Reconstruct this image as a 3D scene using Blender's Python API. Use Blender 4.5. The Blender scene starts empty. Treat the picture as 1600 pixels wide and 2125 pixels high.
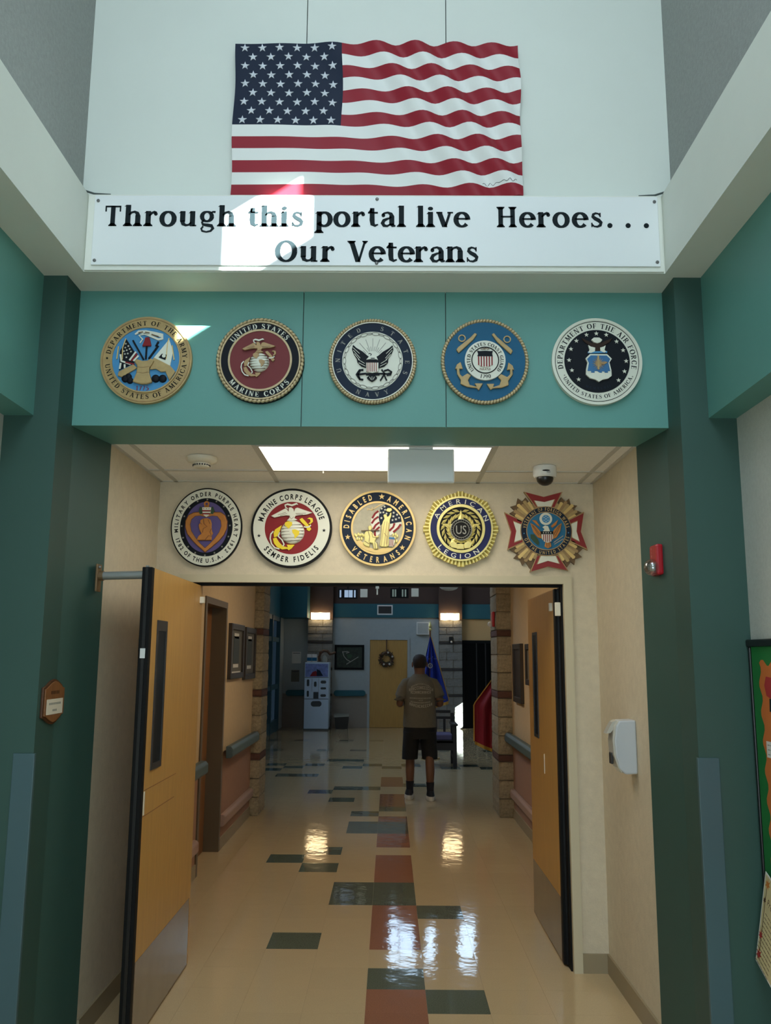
import bpy, bmesh, math, random
from mathutils import Vector, Matrix
random.seed(7)
R = math.radians
SC = bpy.context.scene
COL = SC.collection

# ------------------------------------------------------------------ camera
cam_data = bpy.data.cameras.new('camera')
cam_data.sensor_fit = 'VERTICAL'
cam_data.sensor_height = 24.0
cam_data.lens = 1779.94 / 2125.0 * 24.0
cam_data.clip_start = 0.05
cam = bpy.data.objects.new('camera', cam_data)
COL.objects.link(cam)
PITCH, YAW, ROLL, EYE = 0.166561, -0.005671, 0.005832, 1.70559
_cp, _sp, _cy, _sy = math.cos(PITCH), math.sin(PITCH), math.cos(YAW), math.sin(YAW)
_fw = Vector((_sy * _cp, _cy * _cp, _sp)); _rt = Vector((_cy, -_sy, 0)); _up = _rt.cross(_fw)
_r2 = math.cos(ROLL) * _rt + math.sin(ROLL) * _up
_u2 = -math.sin(ROLL) * _rt + math.cos(ROLL) * _up
cam.matrix_world = Matrix(((_r2.x, _u2.x, -_fw.x, 0), (_r2.y, _u2.y, -_fw.y, 0), (_r2.z, _u2.z, -_fw.z, EYE), (0, 0, 0, 1)))
SC.camera = cam

# ------------------------------------------------------------------ world, sun, exposure
world = bpy.data.worlds.new('sky'); SC.world = world
world.use_nodes = True
_bg = world.node_tree.nodes['Background']
_bg.inputs[0].default_value = (0.55, 0.75, 1.0, 1); _bg.inputs[1].default_value = 1.5
sun_data = bpy.data.lights.new('sun', 'SUN')
sun_data.energy = 140.0; sun_data.angle = R(0.55); sun_data.color = (1.0, 0.97, 0.93)
sun = bpy.data.objects.new('sun', sun_data); COL.objects.link(sun)
SUN_DIR = Vector((-0.255, 0.21, -0.17)).normalized()
sun.rotation_euler = SUN_DIR.to_track_quat('-Z', 'Y').to_euler()
sun.location = (6, -4, 9)
DAY = 4.4          # strength of the skylight panes and of the added entrance panes
vs = SC.view_settings
vs.view_transform = 'Standard'; vs.look = 'None'; vs.exposure = 0.0; vs.gamma = 1.0; vs.use_curve_mapping = False
try:
    SC.cycles.sample_clamp_indirect = 6.0
    SC.cycles.max_bounces = 10
    SC.cycles.diffuse_bounces = 6
except Exception:
    pass

# ------------------------------------------------------------------ materials
def lin(c):
    return tuple(((v / 255) / 12.92 if v / 255 <= 0.04045 else ((v / 255 + 0.055) / 1.055) ** 2.4) for v in c)
MATS = {}
def mat(name, rgb, rough=0.6, metal=0.0, var=0.0, scale=8.0, bump=0.0, bscale=None, emit=0.0, spec=0.5, rnd=0.0, stretch=None, coat=0.0, second=None):
    m = bpy.data.materials.new(name); m.use_nodes = True
    nt = m.node_tree; b = nt.nodes['Principled BSDF']; L = nt.links
    c = lin(rgb)
    b.inputs['Base Color'].default_value = (*c, 1)
    b.inputs['Roughness'].default_value = rough
    b.inputs['Metallic'].default_value = metal
    b.inputs['Specular IOR Level'].default_value = spec
    if coat: b.inputs['Coat Weight'].default_value = coat; b.inputs['Coat Roughness'].default_value = 0.08
    if emit:
        b.inputs['Emission Color'].default_value = (*c, 1); b.inputs['Emission Strength'].default_value = emit
    if var or bump or rnd:
        tc = nt.nodes.new('ShaderNodeTexCoord')
        mp = nt.nodes.new('ShaderNodeMapping'); L.new(tc.outputs['Object'], mp.inputs['Vector'])
        if stretch: mp.inputs['Scale'].default_value = stretch
    if var:
        n = nt.nodes.new('ShaderNodeTexNoise'); n.inputs['Scale'].default_value = scale; n.inputs['Detail'].default_value = 6
        n.inputs['Roughness'].default_value = 0.65
        L.new(mp.outputs[0], n.inputs['Vector'])
        cr = nt.nodes.new('ShaderNodeValToRGB')
        cr.color_ramp.elements[0].position = 0.3; cr.color_ramp.elements[1].position = 0.7
        hi = lin(second) if second else tuple(min(1, v * (1 + var)) for v in c)
        lo = c if second else tuple(v * (1 - var) for v in c)
        cr.color_ramp.elements[0].color = (*lo, 1); cr.color_ramp.elements[1].color = (*hi, 1)
        L.new(n.outputs['Fac'], cr.inputs[0])
        src = cr.outputs[0]
    else:
        src = None
    if rnd:
        oi = nt.nodes.new('ShaderNodeObjectInfo'); hs = nt.nodes.new('ShaderNodeHueSaturation')
        mr = nt.nodes.new('ShaderNodeMapRange'); mr.inputs[3].default_value = 1 - rnd; mr.inputs[4].default_value = 1 + rnd
        L.new(oi.outputs['Random'], mr.inputs[0]); L.new(mr.outputs[0], hs.inputs['Value'])
        if src: L.new(src, hs.inputs['Color'])
        else: hs.inputs['Color'].default_value = (*c, 1)
        src = hs.outputs[0]
    if src: L.new(src, b.inputs['Base Color'])
    if bump:
        n2 = nt.nodes.new('ShaderNodeTexNoise'); n2.inputs['Scale'].default_value = bscale or scale * 4; n2.inputs['Detail'].default_value = 3
        L.new(mp.outputs[0], n2.inputs['Vector'])
        bp = nt.nodes.new('ShaderNodeBump'); bp.inputs['Strength'].default_value = bump; bp.inputs['Distance'].default_value = 0.01
        L.new(n2.outputs['Fac'], bp.inputs['Height']); L.new(bp.outputs[0], b.inputs['Normal'])
    MATS[name] = m
    return m
def wood(name, rgb, rough=0.4, var=0.25, stretch=(14, 14, 1.2)):
    return mat(name, rgb, rough, var=var, scale=3.0, stretch=stretch)
def glow(name, rgb, strength):
    m = bpy.data.materials.new(name); m.use_nodes = True; nt = m.node_tree
    for n in list(nt.nodes):
        if n.type == 'BSDF_PRINCIPLED': nt.nodes.remove(n)
    e = nt.nodes.new('ShaderNodeEmission'); e.inputs[0].default_value = (*lin(rgb), 1); e.inputs[1].default_value = strength
    nt.links.new(e.outputs[0], nt.nodes['Material Output'].inputs[0]); MATS[name] = m
    return m
def thin_glass(name, tint=(235, 245, 245), gloss=0.06):
    m = bpy.data.materials.new(name); m.use_nodes = True; nt = m.node_tree
    for n in list(nt.nodes):
        if n.type == 'BSDF_PRINCIPLED': nt.nodes.remove(n)
    t = nt.nodes.new('ShaderNodeBsdfTransparent'); t.inputs[0].default_value = (*lin(tint), 1)
    g = nt.nodes.new('ShaderNodeBsdfGlossy'); g.inputs['Roughness'].default_value = 0.02
    mx = nt.nodes.new('ShaderNodeMixShader'); mx.inputs[0].default_value = gloss
    nt.links.new(t.outputs[0], mx.inputs[1]); nt.links.new(g.outputs[0], mx.inputs[2])
    nt.links.new(mx.outputs[0], nt.nodes['Material Output'].inputs[0]); MATS[name] = m
    return m

mat('white_paint', (222, 226, 216), 0.55, var=0.02, scale=3)
mat('panel_paint', (214, 222, 214), 0.5, var=0.02, scale=2)
mat('joint_dark', (70, 80, 78), 0.8)
mat('grey_paper', (150, 154, 150), 0.8, var=0.10, scale=60, bump=0.25, bscale=220)
mat('light_paper', (196, 198, 190), 0.8, var=0.06, scale=60, bump=0.2, bscale=220)
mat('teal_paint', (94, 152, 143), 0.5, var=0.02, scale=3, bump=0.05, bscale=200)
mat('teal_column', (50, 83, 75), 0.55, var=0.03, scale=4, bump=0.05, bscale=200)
mat('teal_guard', (70, 98, 103), 0.4)
mat('beige_paper', (206, 194, 168), 0.75, var=0.06, scale=22, bump=0.12, bscale=120)
mat('beige_trim', (198, 188, 158), 0.5)
mat('cove_base', (150, 136, 108), 0.45)
mat('ceiling_tile', (240, 238, 230), 0.9, var=0.04, scale=70, bump=0.2, bscale=200)
mat('grid_metal', (196, 194, 184), 0.5)
mat('sign_white', (228, 234, 234), 0.3)
mat('sign_black', (22, 32, 36), 0.7, spec=0.15)
mat('steel', (150, 154, 150), 0.38, metal=0.45)
mat('screw', (110, 112, 110), 0.4, metal=0.6)
mat('cream_plastic', (226, 220, 200), 0.4)
mat('white_plastic', (224, 226, 222), 0.35)
mat('black_plastic', (16, 17, 18), 0.3)
mat('black_edge', (12, 13, 13), 0.65, spec=0.2)
mat('dark_metal', (44, 42, 40), 0.45)
wood('oak_laminate', (188, 144, 72), 0.42, 0.10)
wood('oak_groove', (140, 96, 46), 0.5, 0.1)
wood('walnut', (84, 52, 30), 0.4, 0.2)
wood('brown_wood', (132, 88, 52), 0.4, 0.2)
mat('kick_metal', (158, 152, 144), 0.2, metal=0.9, var=0.12, scale=6)
mat('plate_brown', (120, 96, 66), 0.4, metal=0.3)
thin_glass('pane_glass')
mat('dark_glass', (8, 10, 10), 0.3, spec=0.12)
TILE = dict(rough=0.065, bump=0.13, bscale=8, rnd=0.02)
mat('tile_beige', (190, 168, 130), var=0.08, scale=150, **TILE)
mat('tile_green', (92, 98, 82), var=0.30, scale=150, **TILE)
mat('tile_rust', (148, 102, 78), var=0.16, scale=150, **TILE)
mat('tile_joint', (150, 126, 96), 0.4)
# badge colours
mat('antique_gold', (176, 150, 100), 0.45, metal=0.12, var=0.12, scale=30)
mat('rope_gold', (188, 168, 128), 0.42, metal=0.12, var=0.15, scale=40)
mat('bright_gold', (224, 212, 136), 0.34, metal=0.28, var=0.08, scale=20)
mat('pale_gold', (222, 192, 124), 0.4, metal=0.25)
mat('bronze', (166, 136, 92), 0.42, metal=0.15, var=0.12, scale=30)
mat('bronze_dark', (104, 80, 50), 0.5, metal=0.15, var=0.2, scale=30)
mat('copper', (190, 124, 56), 0.4, metal=0.2, var=0.1, scale=30)
mat('copper_line', (96, 52, 22), 0.5)
mat('navy', (28, 40, 58), 0.6, spec=0.2)
mat('navy_dark', (14, 20, 28), 0.6, spec=0.2)
mat('ink', (16, 16, 16), 0.6, spec=0.2)
mat('sky_blue', (74, 142, 190), 0.5, spec=0.25)
mat('guard_blue', (24, 92, 128), 0.45, spec=0.2)
mat('force_blue', (62, 112, 158), 0.5, spec=0.2)
mat('vfw_blue', (46, 112, 150), 0.5, spec=0.2)
mat('legion_blue', (36, 42, 86), 0.5, spec=0.2)
mat('marine_red', (134, 38, 42), 0.55, spec=0.2)
mat('dull_red', (118, 56, 58), 0.6, spec=0.2)
mat('cross_red', (136, 28, 30), 0.4)
mat('flag_red', (142, 32, 46), 0.5, spec=0.25)
mat('flag_navy', (26, 38, 58), 0.6, spec=0.2)
mat('flag_white', (226, 230, 226), 0.5, spec=0.25)
mat('star_white', (206, 212, 220), 0.5, spec=0.25)
mat('badge_white', (220, 222, 206), 0.4)
mat('pale_grey', (150, 150, 140), 0.5)
mat('tan_field', (176, 170, 146), 0.5, var=0.1, scale=40)
mat('purple', (94, 84, 136), 0.5, spec=0.2)
mat('eagle_brown', (52, 38, 30), 0.6, spec=0.2)
mat('lemon', (230, 204, 30), 0.4)
mat('leaf_green', (46, 74, 48), 0.6)
mat('pink_stripe', (200, 120, 118), 0.5)

# ------------------------------------------------------------------ mesh builder
class MB:
    def __init__(s): s.v = []; s.f = []
    def add(s, vs_, fs):
        o = len(s.v); s.v += [tuple(p) for p in vs_]; s.f += [tuple(i + o for i in f) for f in fs]; return s
    def box(s, x0, x1, y0, y1, z0, z1):
        return s.add([(x0,y0,z0),(x1,y0,z0),(x1,y1,z0),(x0,y1,z0),(x0,y0,z1),(x1,y0,z1),(x1,y1,z1),(x0,y1,z1)],
                     [(0,3,2,1),(4,5,6,7),(0,1,5,4),(1,2,6,5),(2,3,7,6),(3,0,4,7)])
    def prism(s, pts, d0, d1, fn=lambda u, v, d: (u, -d, v)):
        n = len(pts)
        a = sum(pts[i][0]*pts[(i+1)%n][1]-pts[(i+1)%n][0]*pts[i][1] for i in range(n))
        if a < 0: pts = pts[::-1]
        V = [fn(u, v, d0) for u, v in pts] + [fn(u, v, d1) for u, v in pts]
        F = [tuple(range(n, 2*n)), tuple(range(n-1, -1, -1))] + [(i, (i+1) % n, n+(i+1) % n, n+i) for i in range(n)]
        return s.add(V, F)
    def sheet(s, pts, d, fn=lambda u, v, d: (u, -d, v)):
        n = len(pts)
        a = sum(pts[i][0]*pts[(i+1)%n][1]-pts[(i+1)%n][0]*pts[i][1] for i in range(n))
        if a < 0: pts = pts[::-1]
        return s.add([fn(u, v, d) for u, v in pts], [tuple(range(n))])
    def ring(s, r0, r1, d0, d1, n=72, ex=1.0, ez=1.0, cx=0, cz=0):
        """flat annulus (or disc, r0 = 0) standing d0..d1 proud of the XZ plane, towards -Y"""
        V = []; F = []
        for i in range(n):
            a = 2*math.pi*i/n; c, q = math.cos(a)*ex, math.sin(a)*ez
            V += [(cx+r1*c, -d0, cz+r1*q), (cx+r1*c, -d1, cz+r1*q)] + ([(cx+r0*c, -d1, cz+r0*q), (cx+r0*c, -d0, cz+r0*q)] if r0 else [])
        k = 4 if r0 else 2
        for i in range(n):
            j = (i+1) % n
            F.append((k*i, k*j, k*j+1, k*i+1))
            if r0:
                F.append((k*i+1, k*j+1, k*j+2, k*i+2)); F.append((k*i+2, k*j+2, k*j+3, k*i+3))
        if not r0: F.append(tuple(k*i+1 for i in range(n)))
        return s.add(V, F)
    def cyl(s, p0, p1, r0, r1=None, n=16, caps=True):
        r1 = r0 if r1 is None else r1
        p0 = Vector(p0); p1 = Vector(p1); ax = (p1-p0).normalized()
        t = Vector((0,0,1)) if abs(ax.z) < 0.9 else Vector((1,0,0)); a = ax.cross(t).normalized(); b = ax.cross(a)
        V = []
        for P, r in ((p0, r0), (p1, r1)):
            for i in range(n):
                w = 2*math.pi*i/n; V.append(P + a*math.cos(w)*r + b*math.sin(w)*r)
        F = [(i, n+i, n+(i+1) % n, (i+1) % n) for i in range(n)]
        if caps: F += [tuple(range(n)), tuple(range(2*n-1, n-1, -1))]
        return s.add(V, F)
    def lathe(s, prof, n=24, c=(0,0,0), axis='z', caps=True):
        V = []; F = []
        for r, h in prof:
            for i in range(n):
                w = 2*math.pi*i/n; x, y = r*math.cos(w), r*math.sin(w)
                V.append((c[0]+x, c[1]+y, c[2]+h) if axis == 'z' else ((c[0]+x, c[1]-h, c[2]+y) if axis == 'y' else (c[0]+h, c[1]+x, c[2]+y)))
        m = len(prof)
        for k in range(m-1):
            for i in range(n):
                j = (i+1) % n; F.append((k*n+i, k*n+j, (k+1)*n+j, (k+1)*n+i))
        if caps: F += [tuple(range(n-1, -1, -1)), tuple(range((m-1)*n, m*n))]
        return s.add(V, F)
    def tube(s, path, r, n=8):
        rs = r if isinstance(r, (list, tuple)) else [r]*len(path)
        P = [Vector(p) for p in path]; V = []; F = []
        for k, p in enumerate(P):
            t = (P[min(k+1, len(P)-1)]-P[max(k-1, 0)]).normalized()
            ref = Vector((0,0,1)) if abs(t.z) < 0.95 else Vector((0,1,0))
            a = t.cross(ref).normalized(); b = t.cross(a)
            for i in range(n):
                w = 2*math.pi*i/n; V.append(p + a*math.cos(w)*rs[k] + b*math.sin(w)*rs[k])
        for k in range(len(P)-1):
            for i in range(n):
                j = (i+1) % n; F.append((k*n+i, (k+1)*n+i, (k+1)*n+j, k*n+j))
        F += [tuple(range(n)), tuple(range(len(P)*n-1, (len(P)-1)*n-1, -1))]
        return s.add(V, F)
    def loft(s, rings, n=20, caps=True):
        """rings: (center, rx, ry) horizontal ellipses"""
        V = []; F = []
        for c, rx, ry in rings:
            for i in range(n):
                w = 2*math.pi*i/n
                V.append((c[0]+rx*math.cos(w), c[1]+ry*math.sin(w), c[2]))
        for k in range(len(rings)-1):
            for i in range(n):
                j = (i+1) % n; F.append((k*n+i, k*n+j, (k+1)*n+j, (k+1)*n+i))
        if caps: F += [tuple(range(n-1, -1, -1)), tuple(range((len(rings)-1)*n, len(rings)*n))]
        return s.add(V, F)
    def sphere(s, c, r, n=12, m=8, sz=(1,1,1)):
        V = [(c[0], c[1], c[2]-r*sz[2])]; F = []
        for k in range(1, m):
            p = -math.pi/2 + math.pi*k/m
            for i in range(n):
                w = 2*math.pi*i/n
                V.append((c[0]+r*sz[0]*math.cos(p)*math.cos(w), c[1]+r*sz[1]*math.cos(p)*math.sin(w), c[2]+r*sz[2]*math.sin(p)))
        V.append((c[0], c[1], c[2]+r*sz[2])); T = len(V)-1
        for i in range(n):
            j = (i+1) % n; F.append((0, 1+j, 1+i)); F.append((T, T-n+i, T-n+j))
        for k in range(m-2):
            for i in range(n):
                j = (i+1) % n; F.append((1+k*n+i, 1+k*n+j, 1+(k+1)*n+j, 1+(k+1)*n+i))
        return s.add(V, F)
    def mesh(s, name, material, smooth=False):
        me = bpy.data.meshes.new(name); me.from_pydata(s.v, [], s.f); me.update()
        if isinstance(material, str): material = MATS[material]
        me.materials.append(material)
        if smooth:
            for p in me.polygons: p.use_smooth = True
        return me
    def build(s, name, material, parent=None, smooth=False, bevel=0.0, loc=None):
        o = bpy.data.objects.new(name, s.mesh(name, material, smooth)); COL.objects.link(o)
        if parent is not None: o.parent = parent
        if loc: o.location = loc
        if bevel:
            bm = o.modifiers.new('bevel', 'BEVEL'); bm.width = bevel; bm.segments = 2; bm.limit_method = 'ANGLE'
        if smooth and not bevel:
            es = o.modifiers.new('edges', 'EDGE_SPLIT'); es.split_angle = R(40)
        return o
def tag(o, label, cat, group=None, kind=None):
    o['label'] = label; o['category'] = cat
    if group: o['group'] = group
    if kind: o['kind'] = kind
    return o
def thing(name, label, cat, loc=(0,0,0), rotz=0.0, group=None, kind=None):
    o = bpy.data.objects.new(name, None); COL.objects.link(o); o.empty_display_size = 0.05
    o.location = loc; o.rotation_euler = (0, 0, rotz)
    return tag(o, label, cat, group, kind)
def struct(name, mb, material, label, cat, **k):
    return tag(mb.build(name, material, **k), label, cat, kind='structure')
def inst(me, name, parent, loc=(0,0,0)):
    o = bpy.data.objects.new(name, me); COL.objects.link(o); o.parent = parent; o.location = loc
    return o
def bxs(*bs):
    m = MB()
    for b in bs: m.box(*b)
    return m

# ------------------------------------------------------------------ lettering
def rib(pts, ws):
    """ribbon of quads along a polyline, widths ws"""
    out = []; L_ = []; Rr = []
    n = len(pts)
    for i, (x, y) in enumerate(pts):
        x0, y0 = pts[max(i-1, 0)]; x1, y1 = pts[min(i+1, n-1)]
        dx, dy = x1-x0, y1-y0; l = math.hypot(dx, dy) or 1
        w = ws[i]/2; L_.append((x-dy/l*w, y+dx/l*w)); Rr.append((x+dy/l*w, y-dx/l*w))
    for i in range(n-1): out.append([Rr[i], Rr[i+1], L_[i+1], L_[i]])
    return out
def arc(cx, cy, rx, ry, a0, a1, thick, thin, n=14):
    pts = []; ws = []
    for i in range(n+1):
        a = R(a0+(a1-a0)*i/n); pts.append((cx+rx*math.cos(a), cy+ry*math.sin(a)))
        ws.append(thin+(thick-thin)*abs(math.cos(a))**1.3)
    return rib(pts, ws)
def rect(x0, y0, x1, y1): return [[(x0, y0), (x1, y0), (x1, y1), (x0, y1)]]
def serif(xc, y, w, up): # bracketed foot; up = +1 when the stem rises from it
    h = 0.055
    return [[(xc-w/2-0.085, y), (xc+w/2+0.085, y), (xc+w/2+0.07, y+up*h), (xc-w/2-0.07, y+up*h)][::(1 if up > 0 else -1)],
            [(xc-w/2-0.05, y+up*h), (xc+w/2+0.05, y+up*h), (xc+w/2, y+up*0.13), (xc-w/2, y+up*0.13)][::(1 if up > 0 else -1)]]
def stem(xc, y0, y1, w, s0=True, s1=True):
    r = rect(xc-w/2, y0, xc+w/2, y1)
    if s0: r += serif(xc, y0, w, 1)
    if s1: r += serif(xc, y1, w, -1)
    return r
def line(x0, y0, x1, y1, w): # stroke with horizontal terminals
    return [[(x0-w/2, y0), (x0+w/2, y0), (x1+w/2, y1), (x1-w/2, y1)]]
def dot(cx, cy, r, n=12): return [[(cx+r*math.cos(2*math.pi*i/n), cy+r*math.sin(2*math.pi*i/n)) for i in range(n)]]
K, H_ = 0.205, 0.085   # thick, thin
def flagser(x, y, w=0.12): return [[(x-w, y-0.085), (x+0.02, y-0.06), (x+0.02, y), (x-0.02, y)]]
def glyph(c):
    if c == ' ': return [], 0.38
    if c == 'A': return line(0.12,0,0.43,1,H_+0.02)+line(0.40,1,0.74,0,K+0.03)+rect(0.22,0.28,0.62,0.35)+serif(0.12,0,H_,1)+serif(0.74,0,K,1), 0.90
    if c == 'C': return arc(0.46,0.5,0.36,0.47,42,318,K+0.02,H_)+rect(0.70,0.68,0.76,0.97)+rect(0.71,0.06,0.76,0.28), 0.84
    if c == 'D': return stem(0.19,0,1,K)+arc(0.36,0.5,0.38,0.465,-90,90,K+0.02,H_)+rect(0.2,0.93,0.38,1)+rect(0.2,0,0.38,0.07), 0.88
    if c == 'E': return stem(0.19,0,1,K)+rect(0.2,0.93,0.66,1)+rect(0.2,0.48,0.54,0.545)+rect(0.2,0,0.68,0.07)+rect(0.61,0.76,0.66,1)+rect(0.63,0,0.685,0.26)+rect(0.5,0.38,0.545,0.64), 0.76
    if c == 'F': return stem(0.19,0,1,K)+rect(0.2,0.93,0.64,1)+rect(0.2,0.46,0.54,0.525)+rect(0.59,0.74,0.645,1)+rect(0.5,0.37,0.545,0.62), 0.70
    if c == 'G': return arc(0.46,0.5,0.36,0.47,42,345,K+0.02,H_)+rect(0.70,0.68,0.76,0.97)+stem(0.72,0.05,0.44,K-0.02,False,True), 0.92
    if c == 'H': return stem(0.19,0,1,K)+stem(0.74,0,1,K)+rect(0.2,0.48,0.74,0.55), 0.93
    if c == 'I': return stem(0.19,0,1,K), 0.40
    if c == 'L': return stem(0.19,0,1,K)+rect(0.2,0,0.66,0.07)+rect(0.61,0,0.67,0.28), 0.72
    if c == 'M': return stem(0.16,0,1,H_+0.02)+stem(0.88,0,1,K)+line(0.22,1,0.51,0.06,K)+line(0.84,1,0.53,0.06,H_+0.02), 1.06
    if c == 'N': return stem(0.15,0,1,H_+0.02)+stem(0.76,0,1,H_+0.02)+line(0.20,1,0.72,0,K), 0.92
    if c == 'O': return arc(0.47,0.5,0.38,0.475,0,360,K+0.03,H_,24), 0.94
    if c == 'P': return stem(0.19,0,1,K)+arc(0.36,0.72,0.28,0.245,-90,90,K,H_)+rect(0.2,0.93,0.38,1)+rect(0.2,0.44,0.38,0.51), 0.74
    if c == 'R': return stem(0.19,0,1,K)+arc(0.36,0.73,0.26,0.235,-90,90,K,H_)+rect(0.2,0.93,0.38,1)+rect(0.2,0.46,0.40,0.53)+line(0.40,0.5,0.72,0,K)+rect(0.66,0,0.86,0.06), 0.86
    if c == 'S': return rib([(0.60,0.80),(0.55,0.90),(0.42,0.965),(0.28,0.95),(0.17,0.86),(0.16,0.72),(0.25,0.61),(0.42,0.52),(0.57,0.42),(0.63,0.28),(0.57,0.12),(0.42,0.035),(0.26,0.045),(0.15,0.12),(0.11,0.24)],[0.06,0.06,0.08,0.1,0.14,0.17,0.19,0.2,0.19,0.17,0.14,0.1,0.08,0.06,0.06])+rect(0.58,0.70,0.63,0.98)+rect(0.08,0.02,0.13,0.30), 0.74
    if c == 'T': return stem(0.41,0,1,K,True,False)+rect(0.06,0.93,0.76,1)+rect(0.05,0.72,0.11,1)+rect(0.71,0.72,0.77,1), 0.82
    if c == 'U': return stem(0.18,0.32,1,K,False)+stem(0.74,0.32,1,H_+0.02,False)+arc(0.46,0.33,0.28,0.29,180,360,K-0.02,H_), 0.90
    if c == 'V': return line(0.15,1,0.45,0,K+0.02)+line(0.76,1,0.48,0,H_+0.02)+serif(0.15,1,K,-1)+serif(0.76,1,H_,-1), 0.90
    if c == 'X': return line(0.14,1,0.72,0,K)+line(0.70,1,0.14,0,H_+0.02)+serif(0.14,1,K,-1)+serif(0.70,1,H_,-1)+serif(0.72,0,K,1)+serif(0.14,0,H_,1), 0.86
    if c == 'Y': return line(0.14,1,0.43,0.46,K)+line(0.74,1,0.45,0.46,H_+0.02)+stem(0.44,0,0.5,K,True,False)+serif(0.14,1,K,-1)+serif(0.74,1,H_,-1), 0.86
    if c == '.': return dot(0.18,0.09,0.105), 0.36
    if c == '0': return arc(0.33,0.5,0.24,0.47,0,360,K,H_,20), 0.66
    if c == '1': return stem(0.30,0,1,K-0.02,True,False)+line(0.14,0.86,0.28,1,H_), 0.55
    if c == '5': return rect(0.16,0.92,0.56,1)+rect(0.15,0.52,0.21,1)+arc(0.32,0.31,0.25,0.28,130,-140,K,H_), 0.66
    if c == '7': return rect(0.08,0.92,0.58,1)+line(0.55,0.95,0.26,0,K-0.04), 0.62
    if c == '9': return arc(0.32,0.68,0.23,0.28,0,360,K-0.02,H_,18)+rib([(0.55,0.66),(0.52,0.4),(0.40,0.16),(0.2,0.02)],[0.15,0.14,0.11,0.07]), 0.66
    xh = 0.66
    if c == 'h': return stem(0.16,0,1.04,K,True,False)+flagser(0.12,1.04)+rib([(0.2,0.48),(0.30,0.60),(0.42,0.635),(0.53,0.57),(0.56,0.44)],[0.06,0.08,0.1,0.15,K])+stem(0.56,0,0.46,K,True,False), 0.74
    if c == 'n': return stem(0.16,0,xh,K,True,False)+flagser(0.12,xh)+rib([(0.2,0.48),(0.30,0.60),(0.42,0.635),(0.53,0.57),(0.56,0.44)],[0.06,0.08,0.1,0.15,K])+stem(0.56,0,0.46,K,True,False), 0.74
    if c == 'r': return stem(0.16,0,xh,K,True,False)+flagser(0.12,xh)+rib([(0.2,0.44),(0.30,0.58),(0.40,0.62),(0.47,0.57)],[0.06,0.09,0.12,0.14])+dot(0.46,0.54,0.075), 0.55
    if c == 'o': return arc(0.33,0.325,0.25,0.305,0,360,K,H_,20), 0.68
    if c == 'u': return stem(0.16,0.2,xh,K,False,False)+flagser(0.12,xh)+rib([(0.16,0.24),(0.19,0.1),(0.30,0.04),(0.42,0.06),(0.52,0.18)],[K,0.15,0.1,0.08,0.06])+stem(0.56,0,xh,K,False,False)+flagser(0.52,xh)+rect(0.56,0,0.72,0.055), 0.76
    if c == 'g': return arc(0.30,0.43,0.20,0.21,0,360,K-0.03,H_-0.01,18)+rib([(0.44,0.58),(0.54,0.64),(0.64,0.63)],[0.06,0.07,0.09])+rib([(0.18,0.27),(0.11,0.17),(0.15,0.08),(0.32,0.05),(0.50,0.02),(0.56,-0.09),(0.47,-0.21),(0.30,-0.25),(0.13,-0.21),(0.09,-0.11),(0.16,0.0)],[0.06,0.08,0.11,0.13,0.14,0.12,0.08,0.06,0.08,0.08,0.06]), 0.66
    if c == 't': return rib([(0.22,0.88),(0.22,0.3),(0.24,0.12),(0.34,0.045),(0.46,0.10)],[K-0.03,K,K-0.02,0.1,0.05])+rect(0.05,0.585,0.45,0.65)+[[(0.05,0.62),(0.2,0.64),(0.22,0.88),(0.16,0.82)]], 0.48
    if c == 'i': return stem(0.17,0,xh,K,True,False)+flagser(0.13,xh)+dot(0.17,0.87,0.105), 0.37
    if c == 'l': return stem(0.17,0,1.04,K,True,False)+flagser(0.13,1.04), 0.37
    if c == 's': return rib([(0.42,0.52),(0.36,0.60),(0.25,0.625),(0.15,0.57),(0.13,0.48),(0.22,0.39),(0.36,0.31),(0.45,0.21),(0.42,0.09),(0.30,0.03),(0.17,0.045),(0.09,0.14)],[0.05,0.06,0.08,0.11,0.13,0.15,0.16,0.14,0.12,0.08,0.06,0.05])+rect(0.40,0.46,0.45,0.64)+rect(0.06,0.02,0.11,0.20), 0.54
    if c == 'p': return stem(0.16,-0.28,xh,K,True,False)+flagser(0.12,xh)+arc(0.36,0.325,0.25,0.30,-150,150,K,H_,16), 0.70
    if c == 'a': return stem(0.48,0.06,0.46,K,False,False)+rib([(0.48,0.44),(0.44,0.57),(0.32,0.63),(0.18,0.60),(0.11,0.52)],[K,0.14,0.08,0.07,0.1])+dot(0.14,0.50,0.075)+rib([(0.48,0.40),(0.32,0.36),(0.16,0.28),(0.11,0.16),(0.17,0.05),(0.30,0.03),(0.46,0.13)],[0.05,0.08,0.13,0.16,0.13,0.09,0.05])+rib([(0.48,0.12),(0.52,0.04),(0.63,0.04)],[K-0.03,0.11,0.06]), 0.65
    if c == 'v': return line(0.12,xh,0.34,0,K)+line(0.56,xh,0.36,0,H_+0.02)+rect(0.0,xh-0.055,0.25,xh)+rect(0.45,xh-0.055,0.68,xh), 0.68
    if c == 'e': return arc(0.33,0.325,0.24,0.30,0,320,K,H_,18)+rect(0.12,0.33,0.60,0.395), 0.62
    return rect(0.1,0,0.5,1), 0.6

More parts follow.
